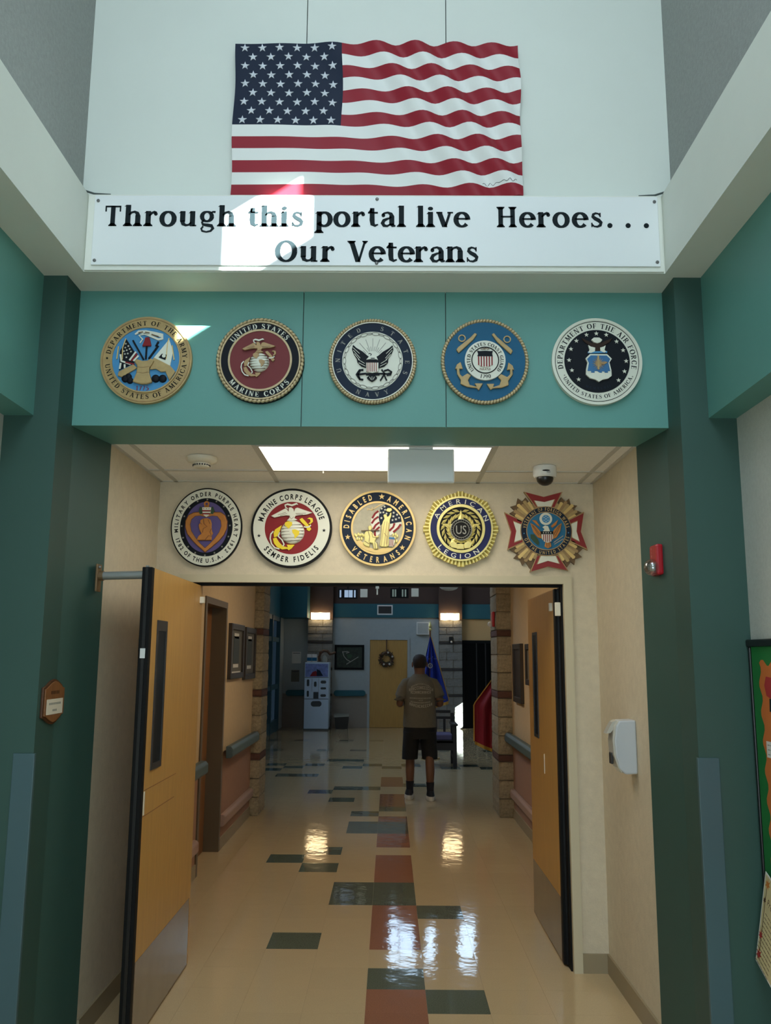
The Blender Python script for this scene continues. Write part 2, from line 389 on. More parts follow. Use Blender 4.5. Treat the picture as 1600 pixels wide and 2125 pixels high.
def sign_glyph(c):
    """the sign's face: generous x-height lower case"""
    pol, adv = glyph(c)
    if c.islower():
        fy = lambda v: v*1.12 if v <= 0.66 else 0.739+(v-0.66)*0.80
        pol = [[(u*1.14, fy(v)) for u, v in q] for q in pol]; adv *= 1.12
    return pol, adv
_FONT_CACHE = {}
def font_glyph(c, bold=0.0):
    """outline of the built-in sans face, cap height 1"""
    if c == ' ': return [], 0.38
    key = (c, bold)
    if key in _FONT_CACHE: return _FONT_CACHE[key]
    cu = bpy.data.curves.new('glyph', 'FONT'); cu.body = c; cu.size = 1.0; cu.offset = bold; cu.resolution_u = 3
    ob = bpy.data.objects.new('glyph', cu); COL.objects.link(ob)
    dg = bpy.context.evaluated_depsgraph_get(); dg.update()
    ev = ob.evaluated_get(dg); me = ev.to_mesh()
    vsx = [(v.co.x, v.co.y) for v in me.vertices]
    pol = [[vsx[i] for i in p.vertices] for p in me.polygons]
    ev.to_mesh_clear(); bpy.data.objects.remove(ob); bpy.data.curves.remove(cu)
    caph = 0.729
    xs = [p[0] for q in pol for p in q] or [0, .5]
    x0, x1 = min(xs), max(xs)
    pol = [[((x-x0)/caph+0.06, y/caph) for x, y in q] for q in pol]
    _FONT_CACHE[key] = (pol, (x1-x0)/caph+0.14)
    return _FONT_CACHE[key]

def text_line(mb, text, x0, x1, z, cap, d, gl=glyph, d0=None, fn=lambda u, v, d: (u, -d, v)):
    """text between x0 and x1 (letter-spaced to fit), baseline z, cap height cap"""
    gs = [gl(c) for c in text]; tot = sum(g[1] for g in gs)*cap
    sp = ((x1-x0)-tot)/max(1, len(gs)-1) if len(gs) > 1 else 0
    sx = 1.0
    if sp < 0: sx = (x1-x0)/tot; sp = 0
    x = x0
    for pol, adv in gs:
        for q in pol:
            P = [(x+u*cap*sx, z+v*cap) for u, v in q]
            if d0 is None: mb.sheet(P, d, fn)
            else: mb.prism(P, d0, d, fn)
        x += adv*cap*sx+sp
def text_arc(mb, text, r, size, a0, a1, d, gl=glyph, inward=False, sx=1.0, ex=1.0, ez=1.0):
    """letters along a circle from angle a0 to a1 (degrees); inward: feet outside, heads towards the centre"""
    gs = [gl(c) for c in text]
    tot = sum(g[1] for g in gs)*size*sx
    span = abs(R(a1-a0))*(r+size/2); extra = (span-tot)/max(1, len(gs)-1)
    sgn = 1 if a1 > a0 else -1
    s = 0.0
    for pol, adv in gs:
        w = adv*size*sx
        am = R(a0)+sgn*(s+w/2)/(r+size/2)
        ca, sa = math.cos(am), math.sin(am)
        for q in pol:
            P = []
            for u, v in q:
                lu = (u*size*sx-w/2); lv = v*size
                if not inward: rr, tt = r+lv, lu       # heads outward, reading clockwise
                else: rr, tt = r+size-lv, -lu          # heads inward, reading counter-clockwise
                P.append(((rr*ca+tt*sa)*ex, (rr*sa-tt*ca)*ez))
            mb.sheet(P, d)
        s += w+extra
def star_pts(cx, cz, r, rot=90, k=0.40, n=5):
    return [(cx+(r if i % 2 == 0 else r*k)*math.cos(R(rot+180/n*i)), cz+(r if i % 2 == 0 else r*k)*math.sin(R(rot+180/n*i))) for i in range(2*n)]

# ================================================================== SETTING
T = 0.3048
X0, Y0 = -0.1111, 4.4973          # corner of the rust strip, row 0
# ---- floor
floor = struct('floor', bxs((-4.2,4.2,-4.2,24.0,-0.20,-0.004)), 'tile_joint',
               'polished vinyl tile floor running through the doorway into the far lobby', 'floor')
RUST = {(0,r) for r in (-12,-11,-9,-8,-7,-4,-3,-2,-1,0,3,4,5,8,9,10,12,13,16,19,20,21,24,25,26)}
GREEN = {(1,0),(0,1),(-2,3),(1,5),(-1,6),(0,6),(-1,7),(0,7),(-3,10),(-2,9),(-2,11),(-1,14),(0,14),(-1,15),(0,15),(-1,17),(0,18),(-2,20),
         (-3,22),(-2,23),(1,-3),(0,-5),(-1,-6),(-1,23),(1,24)}
tile_me = {}
for nm in ('tile_beige','tile_green','tile_rust'):
    g = 0.0003
    tile_me[nm] = MB().add([(g,g,-0.004),(T-g,g,-0.004),(T-g,T-g,-0.004),(g,T-g,-0.004),(g,g,0),(T-g,g,0),(T-g,T-g,0),(g,T-g,0)],
        [(4,5,6,7),(0,1,5,4),(1,2,6,5),(2,3,7,6),(3,0,4,7)]).mesh(nm, nm)
def tile_name(ix, iy): return 'tile_rust' if (ix,iy) in RUST else 'tile_green' if (ix,iy) in GREEN else 'tile_beige'
for iy in range(-3, 22):
    for ix in range(-5, 5):
        if iy < 17 and ix == -5 and iy < 3: continue
        if ix == 4 and iy < 3: continue
        inst(tile_me[tile_name(ix,iy)], 'tile', floor, (X0+ix*T, Y0+iy*T, 0))
rest = {'tile_beige': MB(), 'tile_green': MB(), 'tile_rust': MB()}
for iy in range(-28, 57):
    for ix in range(-13, 14):
        if -3 <= iy < 22 and -5 <= ix < 5 and not ((ix == -5 or ix == 4) and iy < 3): continue
        if iy < 22 and not (-6 <= ix < 6): continue
        n = tile_name(ix, iy)
        if iy >= 24:
            if (iy in (30, 31, 38, 44) and (ix*7+iy*3) % 5 in (0, 1)) or (iy, ix) in ((27,-5),(27,-4),(29,-6),(33,-3),(33,-2),(36,1),(36,2)): n = 'tile_green'
        x, y = X0+ix*T, Y0+iy*T; g = 0.0003
        rest[n].add([(x+g,y+g,0),(x+T-g,y+g,0),(x+T-g,y+T-g,0),(x+g,y+T-g,0)], [(0,1,2,3)])
for n, m in rest.items():
    o = m.build('tile_field', n, floor); o['kind'] = 'stuff'

# ---- tall entry hall above the beams
HZ = 6.2; EY = -1.8
up_back = struct('wall_back', bxs((-1.43,1.287,3.675,3.80,3.70,HZ)), 'joint_dark', 'pale panelled upper wall behind the carved flag', 'wall')
for a, b in ((-1.43,-0.4112),(-0.4068,0.2518),(0.2562,1.287)):
    bxs((a,b,3.66,3.675,3.70,HZ)).build('panel', 'panel_paint', up_back)
struct('wall_left', bxs((-1.58,-1.43,EY,3.80,3.70,HZ)), 'grey_paper', 'grey textured upper side wall above the left white beam', 'wall')
# the right upper wall with the small sunlit window opening
WY0, WY1, WZ0, WZ1 = 1.848, 2.203, 4.645, 5.03
m = MB(); xs0, xs1 = 1.287, 1.325
m.box(xs0,xs1,WY1,3.80,3.70,HZ); m.box(xs0,xs1,WY0,WY1,3.70,WZ0); m.box(xs0,xs1,WY0,WY1,WZ1,HZ)
m.box(xs0,xs1,EY,WY0,3.70,HZ)
struct('wall_right', m, 'grey_paper', 'grey textured upper side wall above the right white beam', 'wall')
SKX0, SKX1, SKY0, SKY1 = -1.15, 1.0, -1.5, 2.0
struct('ceiling', bxs((-1.6,SKX0,EY,3.8,HZ,HZ+0.12),(SKX1,1.6,EY,3.8,HZ,HZ+0.12),(SKX0,SKX1,EY,SKY0,HZ,HZ+0.12),(SKX0,SKX1,SKY1,3.8,HZ,HZ+0.12)), 'white_paint', 'high white ceiling over the entry hall', 'ceiling')
glow('day_pane', (225, 240, 255), DAY)
glow('entry_fill', (222, 240, 250), DAY*1.15)
def window(name, label, mbf, mbp, pm):
    w = thing(name, label, 'window', kind='structure'); mbf.build('window_frame', 'white_paint', w); mbp.build('pane', pm, w); return w
window('window_2', 'long skylight in the high ceiling of the entry hall', bxs((SKX0,SKX0+0.05,SKY0,SKY1,HZ,HZ+0.1),(SKX1-0.05,SKX1,SKY0,SKY1,HZ,HZ+0.1),*[(SKX0+0.05,SKX1-0.05,y,y+0.05,HZ,HZ+0.1) for y in (SKY0,-0.35,0.80,SKY1-0.05)]),
       bxs(*[(SKX0+0.05,SKX1-0.05,a,b,HZ+0.05,HZ+0.06) for a, b in ((SKY0+0.05,-0.35),(-0.30,0.80),(0.85,SKY1-0.05))]), 'day_pane')
# small window: frame set outside the opening, clear pane
window('window_1', 'small square clerestory window high in the right wall', bxs((1.325,1.345,WY0-0.04,WY0,WZ0-0.04,WZ1+0.04),(1.325,1.345,WY1,WY1+0.04,WZ0-0.04,WZ1+0.04),(1.325,1.345,WY0,WY1,WZ0-0.04,WZ0),(1.325,1.345,WY0,WY1,WZ1,WZ1+0.04)),
       bxs((1.333,1.336,WY0,WY1,WZ0,WZ1)), 'pane_glass')
# entrance wall behind the camera: glowing panes added to brighten the portal
m = bxs((-1.9,-1.15,EY-0.15,EY,0,HZ),(1.0,1.9,EY-0.15,EY,0,HZ),(-1.15,1.0,EY-0.15,EY,2.45,3.9),(-1.15,1.0,EY-0.15,EY,5.9,HZ))
struct('wall_entrance', m, 'light_paper', 'entrance wall facing the portal', 'wall')
window('window_3', 'tall added glowing panes in the upper entrance wall', bxs((-1.15,-1.10,EY-0.10,EY-0.02,3.9,5.9),(0.95,1.0,EY-0.10,EY-0.02,3.9,5.9),(-1.10,0.95,EY-0.10,EY-0.02,3.9,3.95),(-1.10,0.95,EY-0.10,EY-0.02,5.85,5.9),(-0.1,-0.06,EY-0.10,EY-0.02,3.95,5.85)),
       bxs((-1.10,-0.1,EY-0.07,EY-0.06,3.95,5.85),(-0.06,0.95,EY-0.07,EY-0.06,3.95,5.85)), 'entry_fill')
window('window_4', 'added glowing panes low in the entrance wall', bxs((-1.15,-1.05,EY-0.10,EY-0.02,0,2.45),(0.9,1.0,EY-0.10,EY-0.02,0,2.45),(-1.05,0.9,EY-0.10,EY-0.02,2.35,2.45),(-1.05,0.9,EY-0.10,EY-0.02,0,0.2),(-0.13,-0.02,EY-0.10,EY-0.02,0.2,2.35)),
       bxs((-1.05,-0.13,EY-0.07,EY-0.06,0.2,2.35),(-0.02,0.9,EY-0.07,EY-0.06,0.2,2.35)), 'entry_fill')
# ---- white beams
struct('beam', bxs((-1.562,1.386,3.58,3.98,3.385,3.755)), 'white_paint', 'white front beam carrying the lettered sign', 'beam')
struct('beam', bxs((-1.562,-1.37,EY,3.58,3.385,3.755)), 'white_paint', 'white side beam along the left upper wall', 'beam')
struct('beam', bxs((1.213,1.386,EY,3.58,3.385,3.755)), 'white_paint', 'white side beam along the right upper wall', 'beam')
# curled caulk in the two upper corners
for s, xx, lab in ((-1,-1.372,'loose dark caulk strip curling at the left end of the sign'), (1,1.213,'loose dark caulk strip curling at the right end of the sign')):
    pts = [(xx+s*0.03, 3.15+0.055*k, 3.757+0.003*math.sin(k)) for k in range(8)] + [(xx-s*0.03, 3.575, 3.757), (xx-s*0.10, 3.585, 3.758)]
    tag(MB().tube(pts, 0.0045, 6).build('caulk_strip', 'joint_dark'), lab, 'caulk')
# ---- teal header over the opening, three panels with open joints
hd = struct('header', bxs((-1.455,1.262,3.80,4.135,2.735,3.385)), 'teal_paint', 'teal header over the opening with five round seals', 'header')
JN = bxs((-0.4105,-0.4065,3.796,3.801,2.74,3.385),(0.2505,0.2545,3.796,3.801,2.74,3.385)).build('joint', 'joint_dark', hd)
for a, b in ((-1.455,-0.4105),(-0.4065,0.2505),(0.2545,1.262)):
    bxs((a,b,3.785,3.80,2.735,3.385)).build('panel', 'teal_paint', hd)
# ---- columns
def column(name, x0, x1, inner, rw, lab):
    xa, xb = min(x0,x1), max(x0,x1)
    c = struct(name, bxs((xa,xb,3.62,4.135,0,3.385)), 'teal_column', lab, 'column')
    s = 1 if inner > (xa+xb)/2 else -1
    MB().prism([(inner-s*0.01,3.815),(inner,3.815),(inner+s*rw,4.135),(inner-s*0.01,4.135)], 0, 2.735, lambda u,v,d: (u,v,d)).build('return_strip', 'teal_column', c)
    g = MB(); t = 0.007
    # L-shaped guard: front leg and inner leg
    g.prism([(inner+s*t,3.62-t),(inner-s*0.082,3.62-t),(inner-s*0.082,3.62),(inner,3.62),(inner,3.632),(inner+s*t,3.632)], 0, 1.305, lambda u,v,d: (u,v,d))
    g.build('corner_guard', 'teal_guard', c, bevel=0.003)
    return c
column('column_left', -1.74, -1.455, -1.455, 0.0695, 'dark teal column left of the opening with a small wooden plaque')
column('column_right', 1.262, 1.56, 1.262, 0.0475, 'dark teal column right of the opening with a red alarm')
struct('soffit', bxs((-1.74,-1.562,EY,3.62,2.735,3.385)), 'teal_paint', 'teal soffit along the left entry wall', 'soffit')
struct('soffit', bxs((1.384,1.56,EY,3.62,2.735,3.385)), 'teal_paint', 'teal soffit along the right entry wall', 'soffit')
struct('wall_lower_left', bxs((-1.80,-1.692,EY,3.62,0,2.735)), 'light_paper', 'grey papered lower wall beside the left column', 'wall')
struct('wall_lower_right', bxs((1.505,1.60,EY,3.62,0,2.735)), 'light_paper', 'grey papered lower wall behind the bulletin board', 'wall')
# ---- alcove before the fire doors
XL, XR, YB, CE = -1.386, 1.215, 5.06, 2.735
struct('wall_alcove_left', bxs((-1.70,XL,4.135,YB,0,CE+0.1)), 'beige_paper', 'beige papered alcove wall behind the open yellow door', 'wall')
struct('wall_alcove_right', bxs((XR,1.60,4.135,YB,0,CE+0.1)), 'beige_paper', 'beige papered alcove wall with the soap dispenser', 'wall')
OL, OR_, OT = -1.167, 1.019, 2.130
struct('wall_door', bxs((-1.70,1.60,YB,5.20,2.17,CE+0.1),(-1.70,-1.18,YB,5.20,0,2.17),(1.068,1.60,YB,5.20,0,2.17)), 'beige_paper', 'beige papered wall over the fire doors with five seals', 'wall')
fr = struct('door_frame', bxs((-1.238,1.068,5.045,5.21,OT,2.176)), 'beige_trim', 'beige steel frame round the double doors', 'door frame')
bxs((-1.238,OL,5.045,5.21,0,OT)).build('jamb', 'beige_trim', fr); bxs((OR_,1.068,5.045,5.21,0,OT)).build('jamb', 'beige_trim', fr)
bxs((OL,OR_,5.075,5.13,OT-0.016,OT)).build('head_gasket', 'black_edge', fr)
bxs((OR_-0.010,OR_,5.08,5.20,0.0,OT-0.016)).build('side_gasket', 'black_edge', fr)
bxs((OR_-0.045,OR_-0.011,5.085,5.10,1.945,2.025)).build('door_contact', 'cream_plastic', fr, bevel=0.004)
bxs((-1.122,-1.095,5.06,5.10,2.008,2.045)).build('door_contact', 'cream_plastic', fr, bevel=0.003)
bxs((-0.085,-0.065,5.08,5.12,2.10,2.114),(-0.079,-0.071,5.09,5.10,2.065,2.10)).build('latch_strike', 'steel', fr)
# cove base
cb = MB().box(XR-0.012,XR,4.135,YB,0,0.10).box(1.068,XR-0.012,YB-0.012,YB,0,0.10)
struct('baseboard_right', cb, 'cove_base', 'tan cove base round the right of the alcove', 'baseboard')
struct('baseboard_left', MB().box(XL,XL+0.012,4.135,YB,0,0.10), 'cove_base', 'tan cove base behind the open yellow door', 'baseboard')
# alcove ceiling: lay-in tiles on a metal grid
ca = struct('ceiling_alcove', bxs((-1.70,1.60,4.135,YB,CE+0.02,CE+0.12)), 'ceiling_tile', 'suspended tile ceiling of the alcove', 'ceiling')
gx = [XL,-1.288,-0.68,0.523,1.131,XR]; gy = [4.135,4.735,YB]
for i in range(5):
    for j in range(2):
        if i == 2 and j == 0: continue
        bxs((gx[i]+0.010,gx[i+1]-0.010,gy[j]+0.010,gy[j+1]-0.010,CE+0.003,CE+0.02)).build('ceiling_panel', 'ceiling_tile', ca)
gm = MB()
for x in gx[1:-1]: gm.box(x-0.012,x+0.012,4.135,YB,CE-0.002,CE+0.003)
gm.box(XL,XR,4.735-0.012,4.735+0.012,CE-0.003,CE+0.003)
gm.box(XL,XL+0.018,4.135,YB,CE-0.002,CE+0.003).box(XR-0.018,XR,4.135,YB,CE-0.002,CE+0.003).box(XL,XR,YB-0.018,YB,CE-0.002,CE+0.003)
gm.build('ceiling_grid', 'grid_metal', ca)

# ---- corridor
CLX, CRX, CY1 = -1.51, 1.35, 9.65
mat('corr_upper', (204, 178, 138), 0.75, var=0.05, scale=20, bump=0.1, bscale=120)
mat('corr_lower', (158, 120, 98), 0.75, var=0.05, scale=20, bump=0.1, bscale=120)
DY0, DY1, DZ = 7.08, 7.92, 2.13
struct('wall_corridor_left', bxs((-1.75,CLX,5.20,DY0-0.055,0.84,2.8),(-1.75,CLX,DY1+0.055,CY1+0.1,0.84,2.8),(-1.75,CLX,DY0-0.055,DY1+0.055,DZ+0.055,2.8)), 'corr_upper', 'tan corridor wall with two framed boards', 'wall')
struct('wall_corridor_left_lower', bxs((-1.75,CLX,5.20,DY0-0.055,0,0.84),(-1.75,CLX,DY1+0.055,CY1+0.1,0,0.84)), 'corr_lower', 'brown dado below the left corridor handrail', 'wall')
struct('wall_corridor_right', bxs((CRX,1.65,5.20,CY1+0.1,0.84,2.8)), 'corr_upper', 'tan corridor wall with two dark frames', 'wall')
struct('wall_corridor_right_lower', bxs((CRX,1.65,5.20,CY1+0.1,0,0.84)), 'corr_lower', 'brown dado below the right corridor handrail', 'wall')
struct('ceiling_corridor', bxs((-1.75,1.65,5.20,10.25,2.8,2.9)), 'ceiling_tile', 'corridor ceiling beyond the fire doors', 'ceiling')
struct('baseboard_corridor_left', bxs((CLX,CLX+0.012,DY1+0.06,CY1,0,0.10),(CLX,CLX+0.012,5.20,DY0-0.06,0,0.10)), 'cove_base', 'cove base along the left corridor wall', 'baseboard')
struct('baseboard_corridor_right', bxs((CRX-0.012,CRX,5.20,CY1,0,0.10)), 'cove_base', 'cove base along the right corridor wall', 'baseboard')
glow('corr_light', (255, 236, 205), 10.5)
lt = thing('ceiling_light', 'corridor ceiling light beyond the fire doors', 'ceiling light', (-0.08,7.6,2.8))
bxs((-0.30,0.30,-0.60,0.60,-0.012,0.0)).build('frame', 'white_plastic', lt); bxs((-0.27,0.27,-0.57,0.57,-0.016,-0.012)).build('diffuser', 'corr_light', lt)

# ---- split-face block piers
mat('block', (152, 138, 112), 0.95, var=0.28, scale=35, bump=0.7, bscale=70, rnd=0.08)
mat('block_band', (92, 62, 52), 0.9, var=0.15, scale=30, bump=0.4, bscale=60)
mat('mortar', (118, 106, 88), 0.95)
def rough_block(w, dp, h, amp, seed, nx=8, nz=4):
    rd = random.Random(seed); m = MB()
    def face(o, du, dv, nrm, nu, nv):
        V = []; F = []
        for j in range(nv+1):
            for i in range(nu+1):
                e = (i in (0, nu)) or (j in (0, nv)); k = -0.004 if e else rd.uniform(0, amp)
                V.append(Vector(o)+Vector(du)*(i/nu)+Vector(dv)*(j/nv)+Vector(nrm)*k)
        for j in range(nv):
            for i in range(nu): F.append((j*(nu+1)+i, j*(nu+1)+i+1, (j+1)*(nu+1)+i+1, (j+1)*(nu+1)+i))
        m.add(V, F)
    face((0,0,0),(w,0,0),(0,0,h),(0,-1,0),nx,nz); face((w,0,0),(0,dp,0),(0,0,h),(1,0,0),nx,nz)
    face((w,dp,0),(-w,0,0),(0,0,h),(0,1,0),nx,nz); face((0,dp,0),(0,-dp,0),(0,0,h),(-1,0,0),nx,nz)
    m.add([(0,0,h),(w,0,h),(w,dp,h),(0,dp,h)], [(0,1,2,3)]); m.add([(0,0,0),(0,dp,0),(w,dp,0),(w,0,0)], [(0,1,2,3)])
    return m
def pier(name, lab, x0, x1, y0, y1, ztop, courses, cols=1, amp=0.012):
    p = struct(name, bxs((x0+0.012,x1-0.012,y0+0.012,y1-0.012,0,ztop)), 'mortar', lab, 'pier')
    ms = {}
    for z0, z1, band in courses:
        w = (x1-x0)/cols
        for c in range(cols):
            key = (round(z1-z0,3), band, random.randrange(3))
            if key not in ms: ms[key] = rough_block(w-0.008, y1-y0, z1-z0-0.008, 0.003 if band else amp, int(key[0]*1000)+key[2], 8, 4).mesh('block', 'block_band' if band else 'block')
            inst(ms[key], 'band_block' if band else 'block', p, (x0+c*w+0.004, y0, z0+0.004))
    return p
def courses(z, top, bands, step):
    out = []
    for b0, b1 in bands:
        n = max(1, round((b0-z)/step)); h = (b0-z)/n
        for k in range(n): out.append((z+k*h, z+(k+1)*h, False))
        out.append((b0, b1, True)); z = b1
    n = max(1, round((top-z)/step)); h = (top-z)/n
    for k in range(n): out.append((z+k*h, z+(k+1)*h, False))
    return out
NB = [(0.58,0.655),(1.255,1.335),(1.93,2.005)]
pier('pier_left', 'split-face block pier with brown bands at the left corridor end', -1.80, -1.405, 9.65, 10.12, 2.8, courses(0, 2.8, NB, 0.2))
pier('pier_right', 'split-face block pier with brown bands at the right corridor end', 1.188, 1.60, 9.65, 10.25, 2.8, courses(0, 2.8, NB, 0.2))

# ---- far lobby
LY = 21.3
mat('lobby_wall', (168, 176, 176), 0.75, var=0.04, scale=15)
mat('lobby_dado', (150, 140, 128), 0.75, var=0.04, scale=15)
mat('lobby_brown', (74, 56, 48), 0.8)
mat('teal_lobby', (52, 100, 110), 0.7, spec=0.25)
mat('lobby_tan', (206, 170, 116), 0.75)
struct('wall_lobby_back', bxs((-2.9,-0.541,LY,LY+0.2,0.80,2.645),(0.49,1.767,LY,LY+0.2,0.80,2.645),(-0.541,0.49,LY,LY+0.2,2.15,2.645),(-0.541,0.49,LY+0.08,LY+0.2,0,2.15)), 'lobby_wall', 'pale far lobby wall round the wreath door', 'wall')
struct('wall_lobby_back_lower', bxs((-2.9,-0.541,LY,LY+0.2,0,0.80),(0.49,1.767,LY,LY+0.2,0,0.80)), 'lobby_dado', 'brown-grey dado of the far lobby wall', 'wall')
struct('trim_1', bxs((-1.39,1.20,LY-0.06,LY+0.2,2.645,2.98),(1.77,3.4,LY-0.06,LY+0.2,2.62,2.98)), 'teal_lobby', 'teal band above the far lobby wall', 'trim')
struct('wall_lobby_upper', bxs((-4.2,4.2,LY,LY+0.2,2.98,4.36),(-4.2,0.0,LY,LY+0.2,4.36,5.36),(2.05,4.2,LY,LY+0.2,4.36,5.36),(0.70,0.80,LY,LY+0.2,4.36,5.36),(1.10,1.62,LY,LY+0.2,4.36,5.36),(-4.2,4.2,LY,LY+0.2,5.36,7.2)), 'lobby_brown', 'dark brown upper wall of the far lobby', 'wall')
struct('wall_lobby_tan', bxs((1.767,3.4,LY+0.01,LY+0.2,2.10,2.62)), 'lobby_tan', 'tan wall over the dark glass doorway', 'wall')
struct('trim_2', bxs((-3.0,-1.96,20.45,LY,2.60,4.2)), 'teal_lobby', 'teal bulkhead in the far left lobby corner', 'trim')
struct('trim_3', bxs((-2.75,-2.598,14.0,20.45,2.6,4.6)), 'teal_lobby', 'teal band over the storefront on the left of the lobby', 'trim')
struct('ceiling_lobby', bxs((-4.2,4.2,10.12,LY+0.2,7.2,7.3)), 'lobby_brown', 'dark high ceiling of the far lobby', 'ceiling')
struct('wall_lobby_front', bxs((-4.2,4.2,10.12,10.25,2.8,7.2),(-4.2,-1.80,10.0,10.12,0,2.8),(1.60,4.2,10.12,10.25,0,2.8)), 'lobby_brown', 'lobby wall over the corridor mouth', 'wall')
glow('lobby_day', (190, 222, 250), 6.0)
glow('lobby_fill', (196, 220, 246), 8.0)
for i, (a, b) in enumerate(((0.0,0.70),(0.80,1.10),(1.62,2.05))):
    window('window_%d' % (i+5), 'high lobby clerestory window %s' % ('over the wreath door','in the middle of three','over the dark glass doorway')[i],
           bxs((a,a+0.03,LY+0.02,LY+0.1,4.36,5.36),(b-0.03,b,LY+0.02,LY+0.1,4.36,5.36),(a+0.03,b-0.03,LY+0.02,LY+0.1,4.36,4.39),(a+0.03,b-0.03,LY+0.02,LY+0.1,5.33,5.36)),
           bxs((a+0.03,b-0.03,LY+0.05,LY+0.06,4.39,5.33)), 'lobby_day')
# right side of the lobby, with a low glazed opening that lets the sun in
m = bxs((3.4,3.44,10.25,19.55,0,7.2),(3.4,3.44,19.80,LY,0,7.2),(3.4,3.44,19.55,19.80,1.75,7.2),(3.4,3.44,19.55,19.80,0,1.15))
struct('wall_lobby_right', m, 'lobby_wall', 'right side wall of the far lobby', 'wall')
window('window_10', 'low side window letting sun into the far lobby', bxs((3.44,3.47,19.51,19.55,1.11,1.79),(3.44,3.47,19.80,19.84,1.11,1.79),(3.44,3.47,19.55,19.80,1.11,1.15),(3.44,3.47,19.55,19.80,1.75,1.79)),
       bxs((3.455,3.458,19.55,19.80,1.15,1.75)), 'pane_glass')
# left side: storefront with teal mullions
struct('wall_lobby_left', bxs((-4.2,-2.60,10.12,15.2,0,2.6),(-4.2,-2.60,10.12,14.0,2.6,4.6),(-4.2,-2.60,10.12,15.2,6.4,7.2),(-2.75,-2.60,15.2,20.45,6.4,7.2),(-2.75,-2.60,18.47,20.45,4.6,6.4),(-4.2,-2.60,20.45,LY,0,7.2)), 'lobby_wall', 'left side wall of the far lobby', 'wall')
window('window_9', 'added glowing panes high along the left of the far lobby', bxs(*[(-2.72,-2.62,10.25+k*2.04,10.31+k*2.04,4.6,6.4) for k in range(5)],(-2.72,-2.62,10.25,18.47,4.6,4.66),(-2.72,-2.62,10.25,18.47,6.34,6.4)),
       bxs(*[(-2.70,-2.69,10.31+k*2.04,12.29+k*2.04,4.66,6.34) for k in range(4)]), 'lobby_fill')  # unseen panes added here to brighten the far lobby
mat('teal_frame', (44, 84, 96), 0.5)
glow('shop_glass', (96, 128, 156), 0.10)
st = thing('window_11', 'teal framed glass storefront along the left of the far lobby', 'window', (-2.60,15.2,0), kind='structure')
for k in range(5): bxs((-0.12,0.02,k*1.3,k*1.3+0.10,0,2.6)).build('mullion', 'teal_frame', st)
for z0, z1 in ((0,0.25),(0.95,1.05),(2.02,2.12),(2.5,2.6)): bxs((-0.10,0.0,0.10,5.20,z0,z1)).build('rail', 'teal_frame', st)
for k in range(4): bxs((-0.08,-0.07,k*1.3+0.10,k*1.3+1.30,0.25,2.5)).build('pane', 'shop_glass', st)
struct('wall_shop', bxs((-4.2,-3.9,15.2,20.45,0,2.6)), 'lobby_wall', 'back wall of the room behind the teal storefront', 'wall')
# far block piers with sconces
FB = [(0.745,0.81),(1.36,1.43),(2.0,2.07)]
mat('band_grey', (70, 66, 64), 0.9, var=0.15, scale=30)
mat('block_grey', (136, 134, 128), 0.95, var=0.2, scale=30, bump=0.5, bscale=60, rnd=0.06)
def far_pier(name, lab, x0, x1):
    p = struct(name, bxs((x0+0.012,x1-0.012,21.112,LY,0,2.58)), 'mortar', lab, 'pier')
    bxs((x0,x1,21.10,LY,2.58,4.2)).build('upper_casing', 'lobby_brown', p)
    ms = {}
    for i, (z0, z1, band) in enumerate(courses(0, 2.58, FB, 0.2)):
        cuts = [x0, x1] if band else ([x0, (x0+x1)/2+0.06, x1] if i % 2 else [x0, (x0+x1)/2-0.1, x1])
        for a, b in zip(cuts, cuts[1:]):
            key = (round(b-a,3), round(z1-z0,3), band)
            if key not in ms: ms[key] = rough_block(b-a-0.01, 0.19, z1-z0-0.01, 0.003, int(key[0]*999), 4, 2).mesh('block', 'band_grey' if band else 'block_grey')
            inst(ms[key], 'band_block' if band else 'block', p, (a+0.005, 21.10, z0+0.005))
    return p
far_pier('pier_far_left', 'grey block pier behind the vending machine', -2.0, -1.39)
far_pier('pier_far_right', 'grey block pier beside the dark glass doorway', 1.20, 1.767)
# dark glazed doorway on the far right
dw = thing('door_5', 'dark glass doorway at the far right of the lobby', 'door', (1.767,LY,0), kind='structure')
bxs((0.0,0.06,-0.02,0.08,0,2.1),(0.06,1.6,-0.02,0.08,2.03,2.1)).build('door_frame', 'black_edge', dw)
for k in range(3): bxs((0.35+0.22*k,0.375+0.22*k,0.0,0.05,0,2.03)).build('mullion', 'dark_metal', dw)
bxs((0.06,1.6,0.03,0.035,0,2.03)).build('pane', 'dark_glass', dw)

